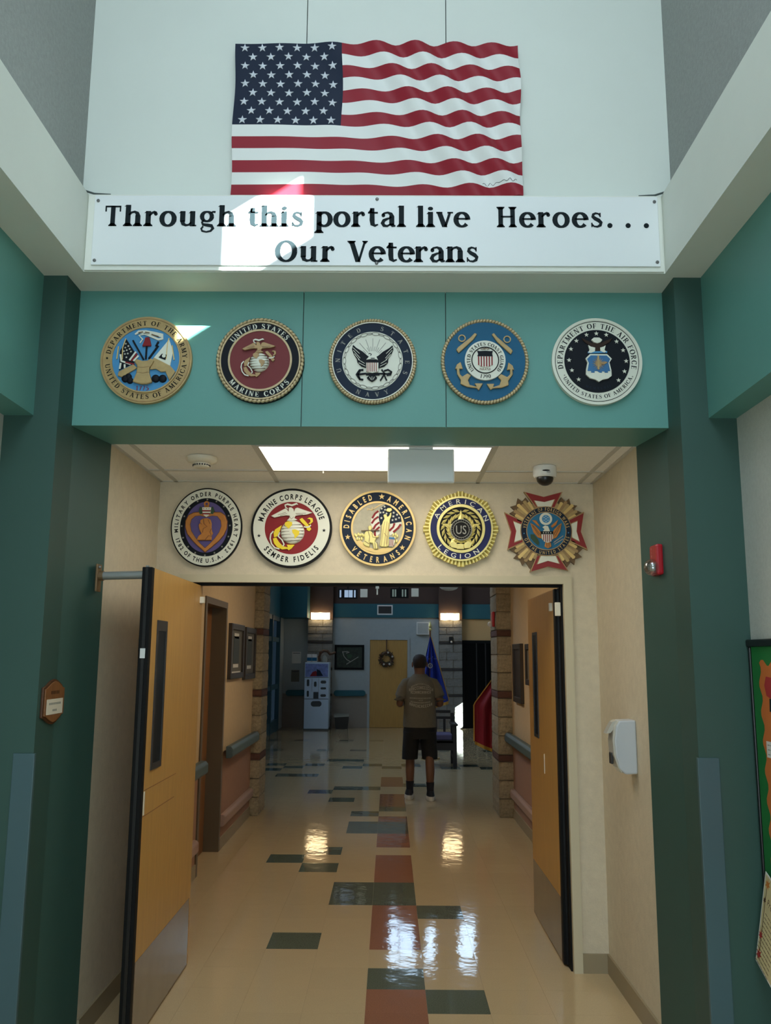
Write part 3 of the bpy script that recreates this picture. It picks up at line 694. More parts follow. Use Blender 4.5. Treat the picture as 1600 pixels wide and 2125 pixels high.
# ================================================================== THE PORTAL: sign, flag, seals
# ---- lettered sign
sg = thing('lettered_sign', 'long white sign reading Through this portal live Heroes Our Veterans', 'sign', (0,3.58,0))
bxs((-1.366,1.207,-0.010,0.0,3.388,3.752)).build('backing_board', 'white_paint', sg, bevel=0.003)
bxs((-1.334,1.190,-0.018,-0.010,3.410,3.742)).build('face_panel', 'sign_white', sg, bevel=0.002)
for x, z in ((-1.318,3.716),(-1.318,3.430),(-0.066,3.727),(-0.066,3.421),(1.175,3.718),(1.175,3.430)):
    MB().lathe([(0.0075,0.0),(0.0075,0.003),(0.004,0.005)], 12, (x,-0.018,z), 'y').build('screw', 'screw', sg)
def sign_word(text, x0, x1, z, cap):
    gs = [sign_glyph(c) for c in text]
    ink = lambda g: (min(p[0] for q in g[0] for p in q), max(p[0] for q in g[0] for p in q))
    l0 = ink(gs[0])[0]*cap; rN = (gs[-1][1]-ink(gs[-1])[1])*cap
    tot = sum(g[1] for g in gs)*cap-l0-rN; sp = ((x1-x0)-tot)/(len(gs)-1); x = x0-l0
    for pol, adv in gs:
        m = MB()
        for q in pol: m.prism([(x+u*cap, z+v*cap) for u, v in q], 0.018, 0.0205)
        m.build('letter', 'sign_black', sg); x += adv*cap+sp
for w, a, b in (('Through',-1.283,-0.695),('this',-0.641,-0.394),('portal',-0.345,0.064),('live',0.108,0.351),('Heroes',0.468,0.940)): sign_word(w, a, b, 3.594, 0.097)
for x in (0.972,1.053,1.134): MB().prism(dot(x, 3.603, 0.0115)[0], 0.018, 0.0205).build('letter', 'sign_black', sg)
for w, a, b in (('Our',-0.517,-0.253),('Veterans',-0.197,0.385)): sign_word(w, a, b, 3.427, 0.099)

# ---- carved wooden flag
FX0, FX1, FZ0, FZ1 = -0.737, 0.594, 3.764, 4.545
FW, FH = FX1-FX0, FZ1-FZ0
fl = thing('carved_flag', 'carved waving stars and stripes flag hung above the sign', 'flag', ((FX0+FX1)/2, 3.66, FZ0))
def fold(u, v):
    """relief of the carved folds; u along the fly, v up the hoist, both 0..1"""
    k = min(1, max(0, (u-0.10)/0.5))
    w = u-0.35*(1-v)                       # folds run down towards the fly
    h = 0.044
    for c, wd, am in ((0.16,0.10,0.010),(0.34,0.07,0.016),(0.50,0.055,0.020),(0.64,0.05,0.020),(0.78,0.05,0.016),(-0.05,0.10,0.008),(0.91,0.05,0.012)):
        t = (w-c)/wd
        h += 1.55*am*(0.35+0.65*k)*(math.exp(-t*t) - 0.6*math.exp(-(t-1.25)**2*2.2))
    return h+0.004*math.sin(7*u+5*v)
def sway(u, v):
    k = min(1, max(0, (u-0.0)/0.4)); w = u-0.35*(1-v)
    s = 0.0
    for c, wd in ((0.16,0.07),(0.34,0.055),(0.50,0.05),(0.64,0.045),(0.78,0.045),(0.91,0.045)):
        t = (w-c-wd)/wd; s -= math.exp(-t*t)
    return 0.0085*(0.3+0.7*k)*s*(0.55 if v > 0.985 else 1.0)+0.003
def flag_pt(u, v, lift=0.0):
    hx = (u-0.5)*FW + 0.004*math.sin(11*v)
    return (hx, -(fold(u, v)+lift), v*FH+sway(u, v))
def flag_patch(u0, u1, v0, v1, nu, nv, lift=0.0, back=True):
    m = MB(); V = []; F = []
    for j in range(nv+1):
        for i in range(nu+1): V.append(flag_pt(u0+(u1-u0)*i/nu, v0+(v1-v0)*j/nv, lift))
    for j in range(nv):
        for i in range(nu): F.append((j*(nu+1)+i, j*(nu+1)+i+1, (j+1)*(nu+1)+i+1, (j+1)*(nu+1)+i))
    m.add(V, F)
    rim = [j for j in range(nu+1)]+[(k+1)*(nu+1)-1 for k in range(1, nv+1)]+[nv*(nu+1)+i for i in range(nu-1, -1, -1)]+[k*(nu+1) for k in range(nv-1, 0, -1)]
    P = [V[i] for i in rim]; n = len(P)
    m.add(P+[(p[0], -0.012, p[2]) for p in P], [((i+1) % n, i, n+i, n+(i+1) % n) for i in range(n)])
    return m
CU = 0.378
for k in range(13):
    v1 = 1-k/13; v0 = 1-(k+1)/13
    u0 = CU if k < 7 else 0.0
    flag_patch(u0, 1.0, v0, v1, 70 if u0 == 0 else 46, 5).build('stripe', 'flag_red' if k % 2 == 0 else 'flag_white', fl, smooth=True)
canton = flag_patch(0, CU, 6/13, 1, 26, 24).build('canton', 'flag_navy', fl, smooth=True)
for row in range(9):
    n = 6 if row % 2 == 0 else 5
    for c in range(n):
        su = CU*((c+0.5)/6 if n == 6 else (c+1)/6); sv = 1-(7/13)*((row+0.5)/9)
        if n == 6: su += (0.5-(c/5))*0.006
        m = MB(); cx, cz = su*FW, sv*FH; P = star_pts(0, 0, 0.0215, 90+3*math.sin(row*2+c))
        V = [flag_pt((cx+p[0])/FW, (cz+p[1])/FH, 0.003) for p in P]; ctr = flag_pt(su, sv, 0.006)
        B = [flag_pt((cx+p[0])/FW, (cz+p[1])/FH, 0.0) for p in P]
        m.add(V+[ctr]+B, [(i, (i+1) % 10, 10) for i in range(10)]+[(11+i, 11+(i+1) % 10, (i+1) % 10, i) for i in range(10)])
        m.build('star', 'star_white', canton)
# carver's signature near the lower right corner: a thin scrawl
sgm = MB()
pts = []
for i in range(60):
    t = i/59; u = 0.862+0.115*t; v = 0.092+0.010*math.sin(t*34)*(0.6+0.4*math.sin(t*9))+0.004*t
    pts.append(flag_pt(u, v, 0.0012))
sgm.tube(pts, 0.0009, 4); sgm.build('signature', 'sign_black', fl)

# ---- round seals: helpers ------------------------------------------------
class Seal:
    """a wall seal; P(..) turns crop coordinates (cx, cy, rx, ry of the disc) into local metres"""
    def __init__(s, name, label, x, y, z, rx, rz, crop):
        s.root = thing(name, label, 'seal', (x, y, z)); s.rx, s.rz = rx, rz; s.c = crop
    def p(s, q): return ((q[0]-s.c[0])/s.c[2]*s.rx, -(q[1]-s.c[1])/s.c[3]*s.rz)
    def P(s, pts): return [s.p(q) for q in pts]
    def ring(s, name, m, r0, r1, d0, d1, n=80, smooth=False):
        return MB().ring(r0, r1, d0, d1, n, s.rx, s.rz).build(name, m, s.root)
    def poly(s, name, m, polys, d0, d1, parent=None, bevel=0.0):
        for pts in polys: o = MB().prism(s.P(pts), d0, d1).build(name, m, parent or s.root, bevel=bevel)
        return o
    def lines(s, name, m, segs, w, d0, d1, parent=None):
        b = MB()
        for pts in segs:
            ws = [w/s.c[2]*s.rx]*len(pts) if not isinstance(w, list) else [q/s.c[2]*s.rx for q in w]
            for q in rib(s.P(pts), ws): b.prism(q, d0, d1)
        o = b.build(name, m, parent or s.root)
        if len(segs) > 1: o['kind'] = 'stuff'
        return o
    def disc(s, name, m, cs, d0, d1, parent=None, dome=0.0):
        b = MB()
        for x, y, r in cs:
            u, v = s.p((x, y)); rr = r/s.c[2]*s.rx
            prof = [(rr, d0), (rr, d1)] + ([(rr*0.9, d1+dome*0.45), (rr*0.7, d1+dome*0.75), (rr*0.35, d1+dome)] if dome else [])
            b.lathe(prof, 24, (u, 0, v), 'y')
        o = b.build(name, m, parent or s.root, smooth=bool(dome))
        if len(cs) > 1: o['kind'] = 'stuff'
        return o
    def stars(s, name, m, cs, d0, d1, k=0.4, rot=90):
        b = MB()
        for x, y, r in cs:
            u, v = s.p((x, y)); b.prism(star_pts(u, v, r/s.c[2]*s.rx, rot, k), d0, d1)
            if name == 'star': b.build(name, m, s.root); b = MB()
        if b.v:
            o = b.build(name, m, s.root); o['kind'] = 'stuff'
    def rope(s, name, m, r, w, n, d):
        b = MB()
        for i in range(n):
            a = 2*math.pi*i/n; ux, uz = math.cos(a), math.sin(a); tx, tz = -uz, ux
            L = 2*math.pi*r/n
            c = Vector((ux*r*s.rx, -d, uz*r*s.rz))
            ax = (Vector((tx*s.rx, 0, tz*s.rz))*L*0.95 - Vector((ux*s.rx, 0, uz*s.rz))*w*0.5)
            e1 = ax*0.62; e2 = Vector((ux*s.rx, 0, uz*s.rz))*w*0.36 + Vector((tx*s.rx, 0, tz*s.rz))*L*0.26; e3 = Vector((0, -1, 0))*w*s.rx*0.5
            N, K2 = 6, 6; V = [c-e1]
            for k in range(1, K2):
                t = -1+2*k/K2; q = math.sqrt(1-t*t)
                for j in range(N):
                    f = 2*math.pi*j/N; V.append(c+e1*t+(e2*math.cos(f)+e3*math.sin(f))*q)
            V.append(c+e1); F = []; Tt = len(V)-1
            for j in range(N):
                jj = (j+1) % N; F.append((0, 1+jj, 1+j)); F.append((Tt, Tt-N+j, Tt-N+jj))
            for k in range(K2-2):
                for j in range(N):
                    jj = (j+1) % N; F.append((1+k*N+j, 1+k*N+jj, 1+(k+1)*N+jj, 1+(k+1)*N+j))
            b.add(V, F)
        return b.build(name, m, s.root, smooth=True)
    def text(s, m, items, d, gl=glyph, sx=1.0):
        """items: (text, r, size, a0, a1, inward) in units of the radius"""
        b = MB()
        for t, r, size, a0, a1, inw in items:
            text_arc(b, t, r*s.rz, size*s.rz, a0, a1, d, gl, inw, sx, s.rx/s.rz, 1.0)
        o = b.build('lettering', m, s.root); o['kind'] = 'stuff'
        return o
bold = lambda c: font_glyph(c, 0.032)
reg = lambda c: font_glyph(c, 0.004)
YT = 3.785

# ---- 1 gold seal with cannon and flags
S = Seal('round_seal', 'gold rimmed round seal with a cannon, armour and flags on light blue', -1.125, YT, 3.042, 0.210, 0.208, (820,770,690,655))
S.ring('disc', 'antique_gold', 0, 1.0, 0, 0.022); S.ring('edge_bead', 'bronze', 0.945, 0.965, 0.022, 0.025)
S.ring('inner_ring', 'antique_gold', 0.735, 0.765, 0.022, 0.029); S.ring('field', 'sky_blue', 0, 0.735, 0.022, 0.024)
S.text('ink', [('DEPARTMENT OF THE ARMY',0.795,0.105,171,3,False),('UNITED STATES OF AMERICA',0.795,0.105,187,353,True)], 0.0228)
S.disc('dots', 'ink', [(230,750,14),(1395,792,14)], 0.022, 0.0245)
f1 = S.poly('banner', 'navy_dark', [[(515,470),(700,735),(640,830),(430,935),(425,650)]], 0.024, 0.030)
S.lines('banner_stripe', 'badge_white', [[(670,660),(580,790)],[(712,720),(640,800)],[(440,700),(455,800),(600,850)],[(450,830),(440,920)],[(510,850),(515,910)]], 26, 0.030, 0.032)
S.lines('banner_stripe', 'marine_red', [[(690,690),(610,800)],[(520,820),(660,850)]], 22, 0.030, 0.0325)
S.stars('small_stars', 'badge_white', [(510,540,17),(550,575,17),(505,600,17),(530,638,17),(572,618,17),(488,652,17),(548,688,17),(594,658,17),(505,695,17),(530,745,17)], 0.030, 0.032)
S.poly('white_banner', 'badge_white', [[(1160,470),(935,760),(1060,815),(1195,865),(1228,650)]], 0.024, 0.030)
S.poly('banner_emblem', 'navy_dark', [[(1065,690),(1015,745),(1120,785),(1135,705)]], 0.030, 0.032); S.disc('banner_emblem_face', 'badge_white', [(1095,722,28)], 0.032, 0.033)
S.lines('flag_poles', 'pale_gold', [[(470,780),(465,600),(505,460)],[(1130,770),(1140,520),(1160,450)],[(385,770),(400,580)],[(1250,780),(1210,560)]], 14, 0.024, 0.031)
S.lines('scroll', 'badge_white', [[(640,395),(690,355),(800,360),(930,385),(1050,410),(1055,455),(1000,470),(900,430),(780,385),(700,410),(760,470),(720,525)]], [20,40,60,62,60,40,34,30,26,22,22,14], 0.024, 0.030)
S.lines('scroll_letters', 'bronze_dark', [[(690,372),(760,358)],[(790,362),(860,375)],[(890,395),(1000,430)]], 18, 0.030, 0.031)
S.poly('liberty_cap', 'marine_red', [[(800,445),(862,440),(880,500),(898,575),(758,578),(785,510)]], 0.024, 0.036, bevel=0.003)
S.lines('spears', 'navy_dark', [[(612,485),(790,775)],[(825,575),(822,770)],[(1000,505),(965,570),(1000,565),(865,765)]], 24, 0.024, 0.031)
S.poly('cannon', 'antique_gold', [[(425,960),(640,850),(705,905),(480,1045),(415,1025)]], 0.024, 0.034, bevel=0.003)
S.poly('mortar_trophy', 'antique_gold', [[(940,745),(1060,800),(1200,870),(1280,960),(1195,1095),(1130,960),(1060,965),(985,920),(895,930)]], 0.024, 0.034, bevel=0.003)
S.poly('cuirass', 'antique_gold', [[(690,775),(780,805),(860,800),(905,765),(960,800),(925,870),(890,905),(895,985),(945,1125),(870,1150),(780,1155),(648,1120),(700,985),(708,880),(660,820)]], 0.024, 0.042, bevel=0.005)
S.lines('cuirass_belt', 'bronze', [[(708,895),(800,905),(892,890)],[(705,975),(800,990),(895,975)]], 10, 0.042, 0.0435)
S.disc('cannonballs', 'navy_dark', [(530,1065,56),(600,1090,50),(575,1035,50),(985,1060,60),(1090,1060,60)], 0.024, 0.030, dome=0.008)
b = MB(); q = [S.p((690,1232)), S.p((885,1232))]
text_line(b, '1775', q[0][0], q[1][0], q[0][1], 0.021, 0.0248); b.build('year', 'marine_red', S.root)['kind'] = 'stuff'

# ---- eagle, globe and anchor used by two seals
def globe_anchor(S, off, k, eagle, globe, land, anchor, rope_m, d=0.026):
    """off: crop offset and scale from the reference drawing (crop of the white-and-red league seal)"""
    g = lambda pts: [((x-820)*k+off[0], (y-800)*k+off[1]) for x, y in pts]
    S.poly('anchor', anchor, [g([(480,1000),(540,980),(590,1060),(660,1130),(745,1150),(725,1105),(865,1105),(815,1170),(760,1205),(740,1180),(650,1190),(560,1150),(500,1080)]),
        g([(515,840),(630,765),(600,860),(560,960),(500,980),(490,900)]),
        g([(935,660),(985,635),(1040,690),(1105,765),(1150,830),(1110,870),(1065,840),(1070,800),(960,700)]),
        g([(1070,650),(1110,625),(1165,640),(1175,700),(1130,745),(1090,740),(1130,700),(1120,660)])], d, d+0.008, bevel=0.0015)
    S.lines('anchor_rope', rope_m, [g([(490,870),(445,920),(435,1000),(460,1090),(520,1160),(600,1180)]), g([(600,890),(575,960),(640,1020),(680,1100),(660,1130)]), g([(1020,790),(1060,800),(1110,790),(1140,760)])], 22*k, d+0.004, d+0.011)
    u, v = S.p(g([(820,885)])[0]); rr = 208*k/S.c[2]*S.rx
    gl_ = MB().lathe([(rr,d),(rr*0.985,d+0.006),(rr*0.9,d+0.012),(rr*0.7,d+0.0165),(rr*0.4,d+0.019),(rr*0.1,d+0.020)], 32, (u,0,v), 'y').build('globe', globe, S.root, smooth=True)
    S.lines('globe_lines', 'bronze_dark', [g([(820-w,y+12),(820,y+2),(820+w,y-8)]) for y, w in ((760,150),(815,188),(870,200),(925,200),(980,180),(1035,135))], 5*k, d+0.0, d+0.0195)
    S.poly('continents', land, [g([(690,725),(740,700),(815,715),(815,770),(780,800),(765,835),(720,800),(690,775)]), g([(815,850),(870,840),(945,870),(940,930),(890,985),(865,1005),(860,940),(825,900)])], d, d+0.0212)
    S.poly('eagle', eagle, [g([(440,605),(560,540),(690,470),(725,500),(745,530),(750,455),(790,450),(830,480),(840,530),(860,470),(900,455),(1000,490),(1165,545),(1060,580),(930,590),(870,600),(850,640),(905,670),(800,690),(715,690),(760,640),(770,600),(700,595),(600,610),(500,635)])], d+0.002, d+0.014, bevel=0.002)
    S.lines('eagle_feathers', 'bronze_dark', [g([(560,590),(700,540)]), g([(600,600),(720,560)]), g([(870,560),(1050,555)]), g([(880,575),(1000,580)]), g([(760,610),(800,660),(840,620)])], 7*k, d+0.010, d+0.0148)
    S.lines('motto_ribbon', rope_m, [g([(735,480),(690,450),(680,410),(720,395),(800,415),(880,385),(905,400)])], [14*k,20*k,24*k,30*k,32*k,28*k,14*k], d, d+0.010)

# ---- 2 rope rimmed seal on red
S = Seal('round_seal', 'rope rimmed black and red seal with eagle, globe and anchor', -0.601, YT, 3.042, 0.2055, 0.207, (795,778,672,652))
S.ring('disc', 'ink', 0, 0.985, 0, 0.020); S.rope('rope_rim', 'rope_gold', 0.945, 0.085, 64, 0.022)
S.ring('outer_ring', 'rope_gold', 0.872, 0.905, 0.020, 0.026); S.ring('band', 'navy_dark', 0.69, 0.872, 0.020, 0.022)
S.ring('inner_ring', 'rope_gold', 0.672, 0.715, 0.020, 0.027); S.ring('field', 'dull_red', 0, 0.672, 0.020, 0.024)
S.text('badge_white', [('UNITED STATES',0.728,0.118,146,39,False),('MARINE CORPS',0.728,0.118,216,323,True)], 0.0226)
globe_anchor(S, (790,760), 0.70, 'bronze', 'badge_white', 'bronze', 'bronze', 'badge_white', 0.024)

# ---- 3 navy ringed seal with an eagle
S = Seal('round_seal', 'rope rimmed navy blue seal with a spread eagle on white', -0.085, YT, 3.040, 0.2065, 0.208, (785,790,680,655))
S.ring('disc', 'bronze_dark', 0, 0.975, 0, 0.018); S.rope('rope_rim', 'rope_gold', 0.94, 0.10, 92, 0.020)
S.ring('white_ring', 'badge_white', 0.878, 0.90, 0.018, 0.026); S.ring('band', 'navy', 0.675, 0.878, 0.018, 0.022); S.ring('field', 'badge_white', 0, 0.675, 0.018, 0.023)
S.text('pale_grey', [('UNITED',0.722,0.10,200,111,False),('STATES',0.722,0.10,77,-23,False),('NAVY',0.722,0.10,243,297,True)], 0.0226)
b = MB(); nl = 30
for i in range(nl):   # chain of links round the field
    a = 2*math.pi*i/nl; cx, cz = 0.625*S.rx*math.cos(a), 0.625*S.rz*math.sin(a); L = 0.0165 if i % 2 else 0.013; W = 0.0072 if i % 2 else 0.004
    V = [];
    for j in range(12):
        w = 2*math.pi*j/12; lu, lv = L*math.cos(w), W*math.sin(w)
        V.append((cx+lu*-math.sin(a)+lv*math.cos(a), cz+lu*math.cos(a)+lv*math.sin(a)))
    for j in range(12):
        p0, p1 = V[j], V[(j+1) % 12]
        for q in rib([p0, p1], [0.0026, 0.0026]): b.prism(q, 0.023, 0.026)
b.build('chain', 'pale_grey', S.root)['kind'] = 'stuff'
S.lines('rays', 'pale_grey', [[(585,520),(718,668)],[(680,468),(745,640)],[(788,450),(788,635)],[(893,465),(830,640)],[(985,515),(862,665)],[(645,635),(690,680)],[(755,575),(768,640)],[(822,575),(808,640)],[(700,590),(735,650)],[(880,590),(845,655)],[(925,632),(880,680)]], 8, 0.023, 0.0245)
S.poly('eagle', 'navy_dark', [[(490,555),(540,600),(640,660),(710,720),(740,740),(830,740),(870,720),(940,660),(1040,600),(1085,560),(1100,620),(1070,690),(1025,750),(1020,820),(960,880),(890,900),(690,900),(620,880),(560,820),(545,760),(500,690),(475,620)],
     [(700,1050),(750,1010),(820,1010),(860,1050),(820,1090),(780,1110),(740,1090)], [(690,980),(890,975),(895,1010),(690,1012)]], 0.023, 0.032, bevel=0.002)
S.lines('eagle_feathers', 'badge_white', [[(495,640),(600,760)],[(490,600),(590,690)],[(510,690),(600,800)],[(580,830),(680,880)],[(570,780),(670,840)],[(1080,640),(980,760)],[(1085,600),(990,690)],[(1060,700),(975,800)],[(1000,830),(900,880)],[(1005,780),(910,840)],[(745,1040),(765,1080)],[(780,1035),(780,1090)],[(815,1040),(798,1080)]], 7, 0.031, 0.0335)
S.poly('eagle_head', 'badge_white', [[(722,690),(760,668),(815,672),(835,720),(868,790),(840,778),(740,778),(692,785),(735,735)]], 0.030, 0.036)
S.lines('eagle_face', 'navy_dark', [[(725,700),(745,690),(770,705),(755,725)],[(760,765),(820,765)]], 12, 0.036, 0.037)
S.poly('shield', 'badge_white', [[(690,830),(875,830),(872,965),(785,985),(694,965)]], 0.030, 0.038)
S.lines('shield_stripes', 'marine_red', [[(707+i*28,832),(707+i*28,968)] for i in range(6)], 11, 0.038, 0.039); S.lines('shield_chief', 'navy_dark', [[(690,812),(875,812)]], 40, 0.030, 0.039)
S.lines('anchor', 'navy_dark', [[(690,985),(560,1000)],[(650,930),(590,935),(545,1000),(595,1070),(650,1078)],[(600,940),(570,1000),(600,1070)]], 24, 0.023, 0.031)
S.lines('sword', 'navy_dark', [[(890,985),(1010,990),(1075,975)],[(905,1090),(970,985),(925,925)],[(1000,1085),(960,1000)],[(960,945),(1020,925),(1075,960),(1060,1000),(1000,1010)]], 20, 0.023, 0.031)

# ---- 4 blue seal with crossed anchors
S = Seal('round_seal', 'rope rimmed bright blue seal with two crossed gold anchors', 0.430, YT, 3.041, 0.2042, 0.207, (775,793,674,652))
S.ring('disc', 'bronze_dark', 0, 0.975, 0, 0.018); S.rope('rope_rim', 'rope_gold', 0.945, 0.10, 84, 0.020); S.ring('field', 'guard_blue', 0, 0.905, 0.018, 0.022)
S.poly('anchor_stock', 'antique_gold', [[(625,372),(662,395),(600,480),(380,680),(340,632),(370,590),(560,440)]], 0.022, 0.032, bevel=0.003)
S.poly('anchor_stock', 'antique_gold', [[(915,372),(880,395),(960,510),(1165,698),(1198,645),(1170,610),(960,430)]], 0.022, 0.032, bevel=0.003)
for cx, cy in ((430,452),(1115,466)):
    u, v = S.p((cx,cy)); MB().ring(0.0125,0.0175,0.022,0.028,24,cx=u,cz=v).build('anchor_ring', 'antique_gold', S.root)
S.poly('anchor_fluke', 'antique_gold', [[(320,925),(345,855),(405,815),(440,920),(385,920),(395,1000),(430,1035),(510,985),(560,1020),(515,1090),(540,1160),(640,1185),(610,1135),(740,1135),(675,1240),(640,1205),(500,1190),(400,1145),(405,1090),(350,1000),(345,920)]], 0.022, 0.034, bevel=0.004)
S.poly('anchor_fluke', 'antique_gold', [[(1210,935),(1190,870),(1125,820),(1098,935),(1150,930),(1145,1000),(1105,1040),(1010,995),(965,1040),(1010,1090),(985,1160),(890,1190),(910,1140),(790,1142),(852,1235),(885,1210),(1020,1200),(1125,1160),(1120,1100),(1190,1000),(1185,930)]], 0.022, 0.034, bevel=0.004)
S.ring('white_ring', 'badge_white', 0, 0.455, 0.022, 0.036); S.ring('black_ring', 'ink', 0.288, 0.31, 0.036, 0.0385)
S.text('ink', [('UNITED STATES COAST GUARD',0.335,0.078,222,-42,False),('1790',0.335,0.085,252,288,True)], 0.0372)
b = MB(); text_line(b, 'SEMPER', *[S.p((x,0))[0] for x in (705,845)], S.p((0,640))[1], 0.011, 0.0372, gl=bold); text_line(b, 'PARATUS', *[S.p((x,0))[0] for x in (690,855)], S.p((0,945))[1], 0.011, 0.0372, gl=bold); b.build('motto', 'bronze_dark', S.root)['kind'] = 'stuff'
S.poly('shield', 'badge_white', [[(655,740),(885,740),(882,860),(840,885),(775,905),(705,885),(668,860)]], 0.036, 0.040); S.poly('shield_chief', 'navy_dark', [[(655,655),(690,660),(775,655),(860,660),(890,655),(880,700),(888,740),(655,740),(668,700)]], 0.036, 0.0405)
S.lines('shield_stripes', 'marine_red', [[(675+i*40,742),(675+i*40,(870 if i in (0,5) else 892))] for i in range(6)], 19, 0.040, 0.041)

# ---- 5 white seal with dark field and stars
S = Seal('round_seal', 'white rimmed dark blue seal with stars, eagle and shield', 0.943, YT, 3.043, 0.2063, 0.2065, (793,800,680,650))
S.ring('disc', 'badge_white', 0, 1.0, 0, 0.022); S.ring('rim', 'badge_white', 0.945, 1.0, 0.022, 0.025); S.ring('line_ring', 'ink', 0.918, 0.930, 0.022, 0.0232); S.ring('field', 'navy_dark', 0, 0.725, 0.022, 0.024)
S.text('navy_dark', [('DEPARTMENT OF THE AIR FORCE',0.765,0.115,193,-13,False),('UNITED STATES OF AMERICA',0.775,0.085,207,333,True)], 0.0226)
S.disc('dots', 'pale_grey', [(298,1012,11),(1318,1030,11)], 0.022, 0.0235)
S.stars('star', 'badge_white', [(645,405,36),(795,385,36),(945,405,36),(490,497,36),(1097,505,36),(403,622,36),(1190,637,36),(370,790,36),(1230,800,36),(408,942,36),(1198,955,36),(505,1078,36),(1103,1088,36)], 0.024, 0.027)
S.poly('eagle', 'eagle_brown', [[(560,450),(680,510),(720,530),(860,530),(900,510),(1040,455),(990,520),(890,580),(850,620),(830,660),(770,660),(750,620),(690,570),(610,520)]], 0.024, 0.030, bevel=0.002)
S.poly('eagle_head', 'badge_white', [[(708,490),(750,455),(830,455),(878,490),(850,525),(800,545),(745,525)]], 0.024, 0.036, bevel=0.002)
S.poly('cloud', 'badge_white', [[(662,565),(700,590),(765,605),(760,660),(700,685),(655,680),(680,640)], [(925,570),(890,590),(840,605),(845,655),(900,680),(930,665),(905,640)]], 0.024, 0.032)
S.lines('torse', 'sky_blue', [[(655,675),(790,672),(945,668)]], 26, 0.024, 0.031)
S.poly('shield', 'badge_white', [[(680,705),(940,705),(1008,775),(970,830),(995,950),(995,1030),(940,1070),(860,1085),(805,1118),(750,1085),(670,1065),(612,1010),(618,930),(640,830),(612,770)]], 0.024, 0.034)
S.poly('shield_field', 'force_blue', [[(690,728),(930,728),(982,780),(952,840),(975,960),(940,960),(940,985),(890,985),(890,965),(850,965),(850,985),(815,985),(780,960),(740,960),(740,985),(690,985),(690,960),(635,960),(660,840),(635,780)]], 0.034, 0.036)
u, v = S.p((805,850)); b = MB()
b.prism([(u+(0.030 if i % 2 == 0 else 0.012)*math.cos(2*math.pi*i/32), v+(0.034 if i % 2 == 0 else 0.012)*math.sin(2*math.pi*i/32)) for i in range(32)], 0.036, 0.038); b.build('sunburst', 'bronze', S.root)
S.lines('bolt', 'antique_gold', [[(800,735),(800,940)]], 26, 0.036, 0.040)
S.poly('wing', 'bronze', [[(830,850),(900,820),(940,835),(880,870)]], 0.036, 0.0395)
b = MB(); text_arc(b, 'MCMXLVII', 0.60*S.rz, 0.055*S.rz, 245, 296, 0.0243, glyph, True); b.build('numerals', 'navy', S.root)['kind'] = 'stuff'

# ================================================================== seals over the doors
YW = YB
# ---- 6 oval seal with purple heart
S = Seal('oval_seal', 'oval white ringed seal with a golden heart on purple', -1.093, YW, 2.456, 0.2117, 0.2367, (820,832,658,728))
S.ring('disc', 'ink', 0, 1.0, 0, 0.022); S.ring('white_ring', 'badge_white', 0.74, 0.965, 0.022, 0.025); S.ring('dark_ring', 'navy_dark', 0, 0.74, 0.022, 0.024)
b = MB()
text_arc(b, 'MILITARY ORDER PURPLE HEART 1932', 0.795*S.rz, 0.105*S.rz, 190, -48, 0.0256, bold, False, 0.86, S.rx/S.rz, 1.0)
text_arc(b, '1782 OF THE U.S.A.', 0.795*S.rz, 0.105*S.rz, 200, 304, 0.0256, bold, True, 0.86, S.rx/S.rz, 1.0); b.build('lettering', 'ink', S.root)['kind'] = 'stuff'
S.stars('small_stars', 'pale_grey', [(820,320,22),(990,355,22),(640,355,22),(1130,450,22),(495,470,22),(1225,620,22),(405,635,22),(1255,800,22),(365,815,22),(1235,1005,22),(400,1030,22),(1125,1190,22),(500,1195,22),(990,1305,22),(635,1305,22),(815,1350,22)], 0.024, 0.026)
u, v = S.p((820,830)); MB().ring(0, 1, 0.024, 0.026, 64, 0.605*S.rx, 0.645*S.rz).build('field', 'purple', S.root)
H0 = [(820,1295),(700,1195),(580,1080),(480,960),(440,840),(440,720),(490,620),(580,570),(690,560),(770,590),(820,640),(880,590),(960,560),(1080,562),(1160,620),(1205,730),(1200,860),(1150,980),(1060,1090),(940,1195)]
H1 = [(820,1215),(740,1145),(640,1030),(560,910),(535,790),(555,700),(620,640),(710,630),(820,660),(930,632),(1020,640),(1085,720),(1100,820),(1065,930),(990,1040),(900,1140)]
big = [((x-820)*1.03+820, (y-880)*1.03+880) for x, y in H0]
S.poly('heart_outline', 'copper_line', [big], 0.026, 0.029); S.poly('heart', 'copper', [H0], 0.026, 0.036, bevel=0.004)
H2 = [((x-820)*1.03+820, (y-900)*1.03+900) for x, y in H1]
S.poly('heart_line', 'copper_line', [H2], 0.030, 0.0365); S.poly('heart_field', 'purple', [H1], 0.030, 0.0375)
S.poly('bust', 'copper', [[(665,1080),(690,1010),(750,960),(715,905),(700,860),(690,800),(720,760),(715,715),(770,680),(850,675),(910,705),(930,780),(930,850),(945,930),(965,950),(940,1000),(940,1080)]], 0.0375, 0.046, bevel=0.003)
S.lines('bust_lines', 'copper_line', [[(775,690),(790,780),(850,830),(780,870),(770,940)],[(860,700),(900,780)],[(720,765),(745,790)],[(930,870),(905,930),(930,990)],[(820,1080),(880,1000),(940,1010)],[(700,1088),(940,1088)]], 9, 0.0375, 0.0468)
S.poly('crest_leaves', 'leaf_green', [[(700,455),(740,480),(745,590),(700,600),(675,540)], [(935,455),(900,480),(900,590),(940,600),(970,540)]], 0.030, 0.038)
S.poly('crest_shield', 'badge_white', [[(742,475),(905,475),(900,570),(870,620),(822,655),(775,620),(748,570)]], 0.036, 0.042)
